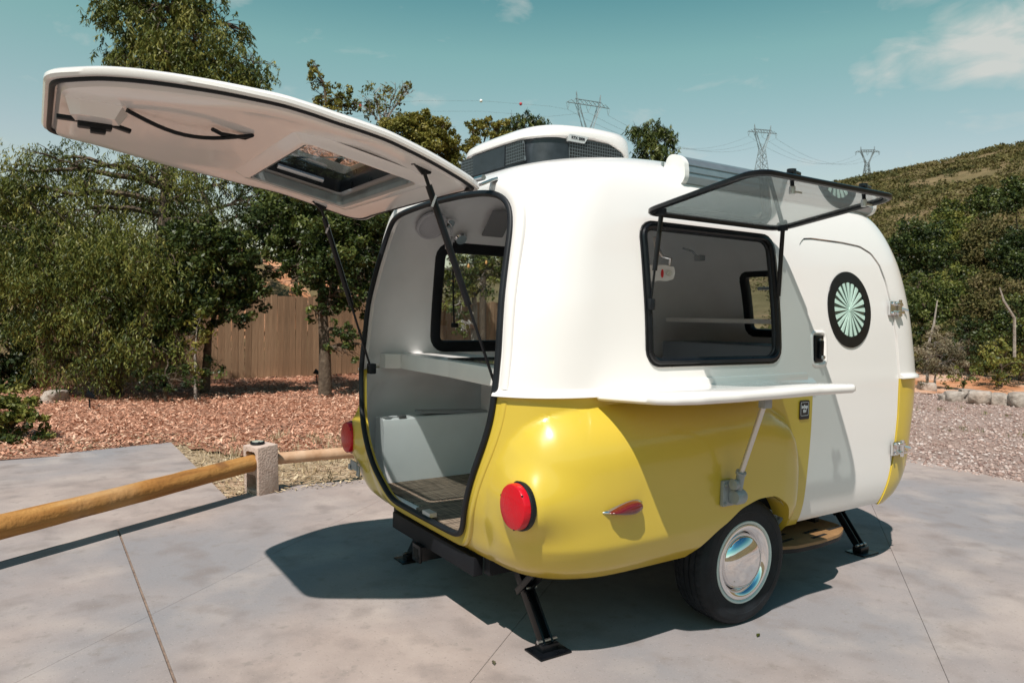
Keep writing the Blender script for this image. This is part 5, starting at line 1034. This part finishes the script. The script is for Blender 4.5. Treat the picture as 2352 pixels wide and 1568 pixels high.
tree('oak_tree', 'broad dark green tree with upright trunk beside the camper rear', [gp(748, 12.9), at(746, 800, 12.9), at(740, 700, 12.9), at(735, 600, 12.9), at(730, 520, 13)],
     [B(640, 500, 13.4, 75), B(720, 480, 13.4, 85), B(800, 520, 13.2, 80), B(690, 570, 13, 65), B(770, 600, 12.9, 75), B(835, 600, 13, 60), B(600, 450, 14, 60), B(840, 690, 12.9, 50), B(800, 680, 12.8, 45), B(760, 690, 12.7, 40), B(830, 790, 12.8, 40), B(650, 560, 13.3, 55), B(610, 540, 13.4, 45), B(750, 530, 13, 70), B(850, 540, 13.2, 60), B(830, 640, 12.9, 55), B(790, 760, 12.8, 30), B(695, 640, 12.7, 38), B(655, 615, 12.9, 38), B(725, 720, 12.6, 26), B(770, 800, 12.6, 24)], 400, .075, 'broad', LEAFD, .13, tb=.5, twigs=5)
tree('sapling', 'young sapling with yellow-green leaves before the shaded fence', [gp(450, 12.0), at(448, 810, 12), at(452, 760, 12)], [B(452, 760, 12, 32), B(440, 800, 12, 24), B(462, 725, 12, 22), B(450, 850, 12, 20)], 260, .07, 'broad', LEAFY, .03, PALEB, cat='shrub', tb=.6, twigs=5)
tree('low_shrub', 'low dark shrub at the foot of the leaning pepper trunk', [gp(380, 11.6), at(380, 850, 11.6)], [B(350, 865, 11.6, 38), B(400, 870, 11.6, 40), B(440, 880, 11.5, 26), B(490, 850, 12.2, 36), B(390, 820, 12.0, 40)], 420, .06, 'broad', LEAFD, .04, cat='shrub', tb=.35, twigs=3)  # two dark clumps added to the shrub to deepen the shade before the fence
tree('front_shrub', 'bright green leafy shrub at the left edge beside the driveway pad', [gp(20, 8.2), at(25, 985, 8.2)], [B(10, 950, 8.2, 48), B(60, 960, 8.2, 45), B(20, 1000, 8.0, 48), B(90, 985, 8.1, 36), B(20, 920, 8.3, 40), B(-30, 970, 8, 60), B(70, 930, 8.2, 30)], 900, .06, 'broad', LEAF, .03, cat='shrub', tb=.62, twigs=4)
tree('slender_tree', 'slender tree with sparse crown above the middle of the hatch', [gp(770, 19), at(765, 500, 19), at(760, 330, 19), at(745, 200, 19)], [B(728, 180, 19, 26), B(745, 225, 19, 32), B(790, 225, 19, 30), B(815, 240, 19, 18), B(720, 150, 19, 12), B(770, 270, 19, 40)], 190, .09, 'broad', LEAFY, .12, tb=.45, twigs=6)
tree('bare_tree', 'nearly leafless tree between the hatch and the roof unit', [gp(880, 19), at(878, 420, 19), at(880, 300, 19)], [B(860, 215, 19, 32), B(905, 220, 19, 34), B(885, 255, 19, 38), B(935, 200, 19, 16), B(845, 250, 19, 22)], 9, .10, 'broad', LEAFY, .10, PALEB, tb=.35, twigs=11)
tree('olive_bush', 'dense yellow-green bush behind the hatch hinge', [gp(960, 17), at(955, 500, 17), at(955, 380, 17)], [B(900, 300, 17, 38), B(950, 310, 17, 50), B(1005, 310, 17, 42), B(930, 360, 17, 60), B(1010, 365, 17, 55), B(985, 275, 17, 22), B(880, 380, 17, 60), B(1040, 340, 17, 26), B(860, 440, 17, 70), B(960, 290, 17, 40), B(920, 320, 17, 45), B(1020, 290, 17, 26)], 620, .072, 'broad', LEAFY, .12, tb=.52, twigs=4)
tree('olive_bush', 'smaller yellow-green bush just left of the roof air conditioner', [gp(1110, 18), at(1110, 420, 18), at(1110, 340, 18)], [B(1085, 300, 18, 26), B(1120, 295, 18, 28), B(1150, 305, 18, 28), B(1100, 340, 18, 40), B(1160, 350, 18, 45)], 520, .072, 'broad', LEAFY, .1, tb=.5, twigs=4)
tree('gum_tree', 'dark ragged treetop rising behind the roof air conditioner', [gp(1190, 30), at(1190, 400, 30), at(1195, 310, 30)], [B(1150, 290, 30, 18), B(1180, 280, 30, 20), B(1215, 272, 30, 24), B(1245, 280, 30, 14), B(1195, 305, 30, 35)], 70, .2, 'strand', LEAFD, .14, tb=.55, twigs=5)
tree('gum_tree', 'ragged gum tree between the air conditioner and the awning', [gp(1500, 36), at(1500, 420, 36), at(1497, 340, 36)], [B(1475, 310, 36, 26), B(1505, 295, 36, 24), B(1528, 315, 36, 22), B(1490, 350, 36, 36), B(1525, 350, 36, 24), B(1460, 290, 36, 12)], 46, .24, 'strand', LEAFD, .16, tb=.55, twigs=5)
tree('backing_tree', 'leafy tree seen through the camper window above the fence', [gp(1090, 15.5), at(1090, 700, 15.5), at(1085, 640, 15.5)], [B(1060, 620, 15.3, 50), B(1110, 640, 15.2, 48), B(1140, 600, 15.4, 50), B(1050, 700, 15, 34), B(1090, 560, 15.6, 50), B(1030, 650, 15.4, 40), B(1060, 760, 12.9, 22)], 230, .085, 'broad', LEAF, .1, PALEB, tb=.5, twigs=5)
tree('backing_tree', 'dark tree behind the fence between the oak and the red slope', [gp(850, 16.5), at(850, 650, 16.5), at(850, 560, 16.5)], [B(780, 430, 17, 70), B(850, 480, 16.6, 80), B(700, 420, 17.5, 70), B(900, 560, 16.6, 80), B(860, 640, 16.4, 60)], 200, .10, 'broad', LEAFD, .12, tb=.45, twigs=4)
tree('backing_tree', 'greyish tree behind the left part of the fence', [gp(120, 17), at(120, 640, 17), at(120, 520, 17)], [B(60, 480, 17, 90), B(160, 560, 17, 90), B(40, 620, 17, 90), B(260, 560, 17, 80), B(380, 620, 17, 80), B(470, 600, 17.5, 70), B(-40, 480, 17, 80), B(-20, 640, 17, 90)], 62, .12, 'strand', LEAFD, .15, tb=.45, twigs=5)
# ---- slope on the right: individual bushes, then scrub
RB = [(2110, 560, 30, 75, 'dark rounded bush on the slope touching the camper front'), (2190, 540, 34, 70, 'tall dark bush up the slope, second from the camper'), (2270, 560, 32, 70, 'dark spreading bush in the middle of the slope'), (2345, 580, 30, 70, 'dark bush on the slope cut by the right edge'),
      (2120, 690, 23, 75, 'olive green bush low on the slope beside the camper door'), (2200, 660, 24, 65, 'olive green bush in the middle of the lower slope'), (2285, 690, 22, 80, 'rounded olive bush on the lower slope near the dead stalks'), (2350, 740, 18, 75, 'near green bush at the right edge above the rocks'), (2225, 770, 19, 55, 'bright green bush behind the pale dry shrub'), (2300, 820, 17, 50, 'dark low bush right above the grey boulders'), (2160, 780, 20, 55, 'green bush behind the dry shrub and camper front'),
      (2260, 460, 60, 40, 'dark band of bush high on the slope'), (2330, 440, 62, 42, 'highest dark bush on the slope at right'), (2180, 490, 48, 40, 'small dark bush high up left on the slope')]
for i_, (px, py, D, r, lb) in enumerate(RB):
    base = G0(px, D); c0 = at(px, py, D); gz = base[2]; bl = [B(px, py, D, r*.75), B(px-r*.55, py+r*.3, D, r*.6), B(px+r*.55, py+r*.3, D, r*.6), B(px, py+r*.55, D-.6, r*.7), B(px-r*.2, py-r*.45, D, r*.45), B(px+r*.35, py-r*.35, D, r*.42)]
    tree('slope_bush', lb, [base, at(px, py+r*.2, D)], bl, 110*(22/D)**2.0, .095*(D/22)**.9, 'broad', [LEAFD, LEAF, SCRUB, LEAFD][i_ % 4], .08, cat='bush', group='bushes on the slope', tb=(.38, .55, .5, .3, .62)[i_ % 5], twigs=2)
tree('dry_shrub', 'pale dry shrub with grey twigs beside the camper front', [gp(2150, 16.3), at(2150, 840, 16.3)], [B(2135, 820, 16.2, 38), B(2180, 830, 16.2, 36), B(2150, 785, 16.3, 34), B(2205, 850, 16.1, 26), B(2120, 860, 16.2, 26), B(2195, 795, 16.3, 26)], 420, .075, 'narrow', DRY, .04, PALEB, cat='shrub', tb=.45, twigs=12)
tree('low_shrub', 'small green shrub at the foot of the dry shrub', [gp(2215, 15.6), at(2215, 870, 15.6)], [B(2210, 865, 15.6, 24), B(2180, 875, 15.6, 20), B(2240, 860, 15.8, 22)], 300, .06, 'broad', LEAF, .03, cat='shrub', tb=.45, twigs=3)
for (ax_, ay_), (bx_, by_), (cx_, cy_), lb in (((2130, 800), (2145, 745), (2153, 690), 'straight dead stalk beside the camper front'), ((2330, 730), (2305, 690), (2296, 660), 'bent dead branch leaning at the right edge')):
    D = 16.8; o = MB().tube([tuple(at(ax_, ay_+90, D)), tuple(at(ax_, ay_, D)), tuple(at(bx_, by_, D)), tuple(at(cx_, cy_, D))], [.035, .032, .025, .012], 6).build('dead_stalk', PALEB, None); tag(o, lb, 'branch', 'dead stalks on the right')
# scrub that cannot be told apart on the hill
def scrub(n, D0, D1, az0, az1, smin_, smax_, per, m, name, label):
    az = rng.uniform(az0, az1, n); D = D0+(D1-D0)*rng.random(n)**.8; a = YAW-np.radians(az); x = CAM[0]+D*np.cos(a); y = CAM[1]+D*np.sin(a); z = height(x, y); dens = fbm(x*.05, y*.05, 3, 31); k = dens > rng.uniform(.2, .52, n); x, y, z, D, dens = x[k], y[k], z[k], D[k], dens[k]; n = len(x)
    s = rng.uniform(smin_, smax_, n)*(.6+.8*dens); kk = np.repeat(np.arange(n), per); d = unit(rng.normal(size=(len(kk), 3))); d[:, 2] = np.abs(d[:, 2])*.8; p = np.stack([x, y, z], 1)[kk]+d*(s[kk]*rng.random(len(kk))**.4)[:, None]
    t0 = np.clip(.55+(vnoise(x*.11, y*.11, 5)-.5)*.7+rng.normal(0, .12, n), 0, 1); ls = s[kk]*rng.uniform(.14, .34, len(kk))*np.clip(D[kk]/120, .6, 1.6); v, tt = leaf_quads(p, ls, ls*.7, unit(rng.normal(size=(len(kk), 3))), np.clip(t0[kk]+rng.normal(0, .1, len(kk)), 0, 1)); return tag(mesh_np(name, v, np.arange(len(v)).reshape(-1, 4), m, None, tint=tt), label, 'scrub', kind='stuff')
scrub(11000, 60, 275, 8, 42, .7, 1.9, 30, SCRUB, 'hill_scrub', 'olive and brown scrub covering the far hillside')
scrub(2600, 22, 70, 20, 42, .5, 1.3, 70, SCRUB, 'slope_scrub', 'mixed scrub between the bushes on the near slope')
scrub(1500, 18, 120, -45, 8, .5, 1.6, 26, SCRUB, 'back_scrub', 'scrub on the rising ground behind the fence')
# ---- power pylons and lines
PYL = mat('galvanised_steel', (.16, .19, .20), .6, metal=.2, vary=.1)
def pylon(px, ptop, D, H, Wd, rz, label):
    top = at(px, ptop, D); r_ = tag(empty('power_pylon', (top[0], top[1], top[2]-H), rz), label, 'pylon', 'power pylons on the ridge'); t = .16*D/400+.05
    mb = MB(); b = H*.62
    def mem(a, c, w_=t): mb.tube([a, c], w_, 4, cap=False)
    hw = H*.11; wq = H*.035
    cs = [(-1, -1), (1, -1), (1, 1), (-1, 1)]
    for i, (sx, sy) in enumerate(cs): mem((sx*hw, sy*hw, 0), (sx*wq, sy*wq, b)); 
    for lv in range(6):
        f0, f1 = lv/6, (lv+1)/6; w0 = hw+(wq-hw)*f0; w1 = hw+(wq-hw)*f1
        for i in range(4): a, c = cs[i], cs[(i+1) % 4]; mem((a[0]*w0, a[1]*w0, b*f0), (c[0]*w1, c[1]*w1, b*f1), t*.6); mem((c[0]*w0, c[1]*w0, b*f0), (a[0]*w1, a[1]*w1, b*f1), t*.6)
    mb.build('tower_body', PYL, r_, smooth=False); mb = MB(); hx = Wd*.26; zb = H*.88
    for s in (-1, 1):
        for sy in (-1, 1): mem((s*wq, sy*wq, b), (s*(hx-.6), sy*wq*.6, zb)); mem((s*wq*.4, sy*wq, b), (s*(hx+.6), sy*wq*.6, zb), t*.7); mem((s*hx, sy*wq*.6, zb), (s*(hx+.6), 0, H), t*.8)
        for q in range(5): f = q/5; g = (q+1)/5; mem((s*(wq+(hx-.6-wq)*f), wq*.8, b+(zb-b)*f), (s*(wq*.4+(hx+.6-wq*.4)*g), wq*.7, b+(zb-b)*g), t*.5)
    mb.build('fork', PYL, r_, smooth=False); mb = MB(); ah = H*.045
    for zz in (zb, zb+ah): mem((-Wd/2*(1 if zz == zb else .62), 0, zz), (Wd/2*(1 if zz == zb else .62), 0, zz))
    for q in range(10): x0, x1 = -Wd/2+Wd*q/10, -Wd/2+Wd*(q+1)/10; f = lambda x: zb+ah*max(0, min(1, (Wd/2-abs(x))/(Wd*.15))); mem((x0, 0, zb), (x1, 0, f(x1)), t*.6); mem((x0, 0, f(x0)), (x1, 0, zb), t*.6)
    mb.build('crossarm', PYL, r_, smooth=False); arms = []
    for fx in (-.48, 0, .48):
        e = Vector((fx*Wd, 0, zb-H*.07)); 
        for dx in (-.06, .06): MB().tube([(fx*Wd+dx*Wd*(1 if fx == 0 else .6), 0, zb), tuple(e)], t*.5, 4, cap=False).build('insulator', PYL, r_, smooth=False)
        arms.append(Matrix.Translation(r_.location) @ Matrix.Rotation(rz, 4, 'Z') @ e)
    return arms
fac = YAW-math.pi/2
P1 = pylon(1352, 214, 330, 46, 22, fac+R(24), 'nearest power pylon rising just behind the roof air conditioner'); P2 = pylon(1752, 287, 520, 46, 23, fac+R(14), 'middle power pylon standing whole above the awning'); P3 = pylon(1993, 337, 760, 46, 24, fac+R(-8), 'farthest power pylon standing on the hill ridge at right')
def wire(a, b, sag, label, r=.05):
    t = np.linspace(0, 1, 30); p = [Vector(a).lerp(Vector(b), f)-Vector((0, 0, 4*sag*f*(1-f))) for f in t]; o = MB().tube(p, r, 4, cap=False).build('power_line', PYL, None, smooth=False); return tag(o, label, 'cable', 'power lines between the pylons'), p
nm3 = ('left', 'middle', 'right')
for i in range(3):
    wire(P1[i], P2[i], 13, 'power line from the %s arm of the nearest pylon to the middle pylon' % nm3[i], .05); wire(P2[i], P3[i], 14, 'power line from the %s arm of the middle pylon to the farthest pylon' % nm3[i], .07)
for i, dy in ((0, 0), (1, 24)):
    pp = [Vector(P1[i])]+[Vector(at(px, py+dy, 285)) for px, py in ((1260, 244), (1196, 239), (1105, 232), (960, 232), (828, 243), (600, 272), (300, 330))]
    tag(MB().tube(pp, .035, 4, cap=False).build('power_line', PYL, None, smooth=False), 'power line running left from the %s arm of the nearest pylon' % nm3[i], 'cable', 'power lines between the pylons')
BW, BR = mat('ball_white', (.8, .8, .8), .5), mat('ball_red', (.45, .03, .04), .5)
for px, py, m, lb in ((1105, 232, BW, 'white marker ball in the sky left of the nearest pylon'), (1196, 239, BR, 'red marker ball close to the nearest pylon'), (828, 243, BR, 'red marker ball beside the slender treetop')):
    bm = bmesh.new(); bmesh.ops.create_uvsphere(bm, u_segments=14, v_segments=8, radius=.62); me = bpy.data.meshes.new('marker_ball'); bm.to_mesh(me); bm.free(); me.materials.append(m); o = bpy.data.objects.new('marker_ball', me); C.objects.link(o); o.location = tuple(at(px, py, 285)); tag(o, lb, 'marker ball', 'marker balls on the power line')
# ---- string of garden bulbs
sb_ = [at(780, 590, 13.2), at(837, 630, 13.2), at(950, 668, 13.2), at(1041, 640, 13.2), at(1076, 606, 13.2), at(1117, 598, 13.2), at(1180, 570, 13.2)]
sg = tag(empty('string_lights', sb_[0]), 'string of small amber bulbs hanging before the trees by the camper', 'string lights'); MB().tube([tuple(p-sb_[0]) for p in sb_], .006, 5).build('cable', BLACK, sg)
AMB = mat('amber_bulb', (.75, .38, .14), .25)
for p in sb_[1:6]:
    q = p-sb_[0]; MB().lathe([(0, -.075), (.018, -.065), (.024, -.045), (.016, -.015), (.010, 0)], Matrix.Translation(tuple(q)), 10).build('bulb', AMB, sg)
# dry tufts at the slab edges
def tufts(name, pts, label, m, h=.16, k=26):
    Vs = []; Ts = []
    for p in pts:
        n = k; a = rng.uniform(0, 6.28, n); lean = rng.uniform(.1, .6, n); up = unit(np.stack([np.cos(a)*lean, np.sin(a)*lean, np.ones(n)], 1)); ln = h*rng.uniform(.4, 1.2, n); c = np.array((p[0], p[1], p[2] if len(p) > 2 else 0))+rng.normal(0, .03, (n, 3))*np.array((1, 1, 0))+up*ln[:, None]/2; v, t = leaf_quads(c, ln, np.full(n, .007), up, rng.random(n)); Vs.append(v); Ts.append(t)
    V = np.concatenate(Vs); return tag(mesh_np(name, V, np.arange(len(V)).reshape(-1, 4), m, None, tint=np.concatenate(Ts)), label, 'grass', kind='stuff')
pts = [(x, y) for x, y in np.c_[rng.uniform(-1.55, .8, 60), rng.uniform(2.98, 5.4, 60)]]; tufts('dry_grass', pts, 'thin dry grass tufts on the verge behind the log rail', STRAW, .13, 14)
pts = [tuple(onplane(rng.uniform(2100, 2352), rng.uniform(935, 1010), 2, 0)[:2]) for _ in range(12)]; tufts('gravel_weeds', pts, 'small weeds growing in the gravel at right', LEAF, .09, 12)

# fallen leaves and a scrap on the concrete
for px, py, rz, m, lb in ((1742, 1458, .4, LEAFY, 'small yellow leaf lying on the concrete before the wheel'), (1134, 1521, 1.2, DRY, 'small pale scrap lying on the concrete near the rear jack')):
    p = onplane(px, py, 2, .004); o = obj('fallen_leaf', [(-.022, 0, 0), (-.004, -.009, .006), (.022, 0, .002), (-.004, .010, .007), (0, 0, .001)], [(0, 1, 4), (1, 2, 4), (2, 3, 4), (3, 0, 4)], m, None); o.location = tuple(p); o.rotation_euler = (0, 0, rz); tag(o, lb, 'leaf')
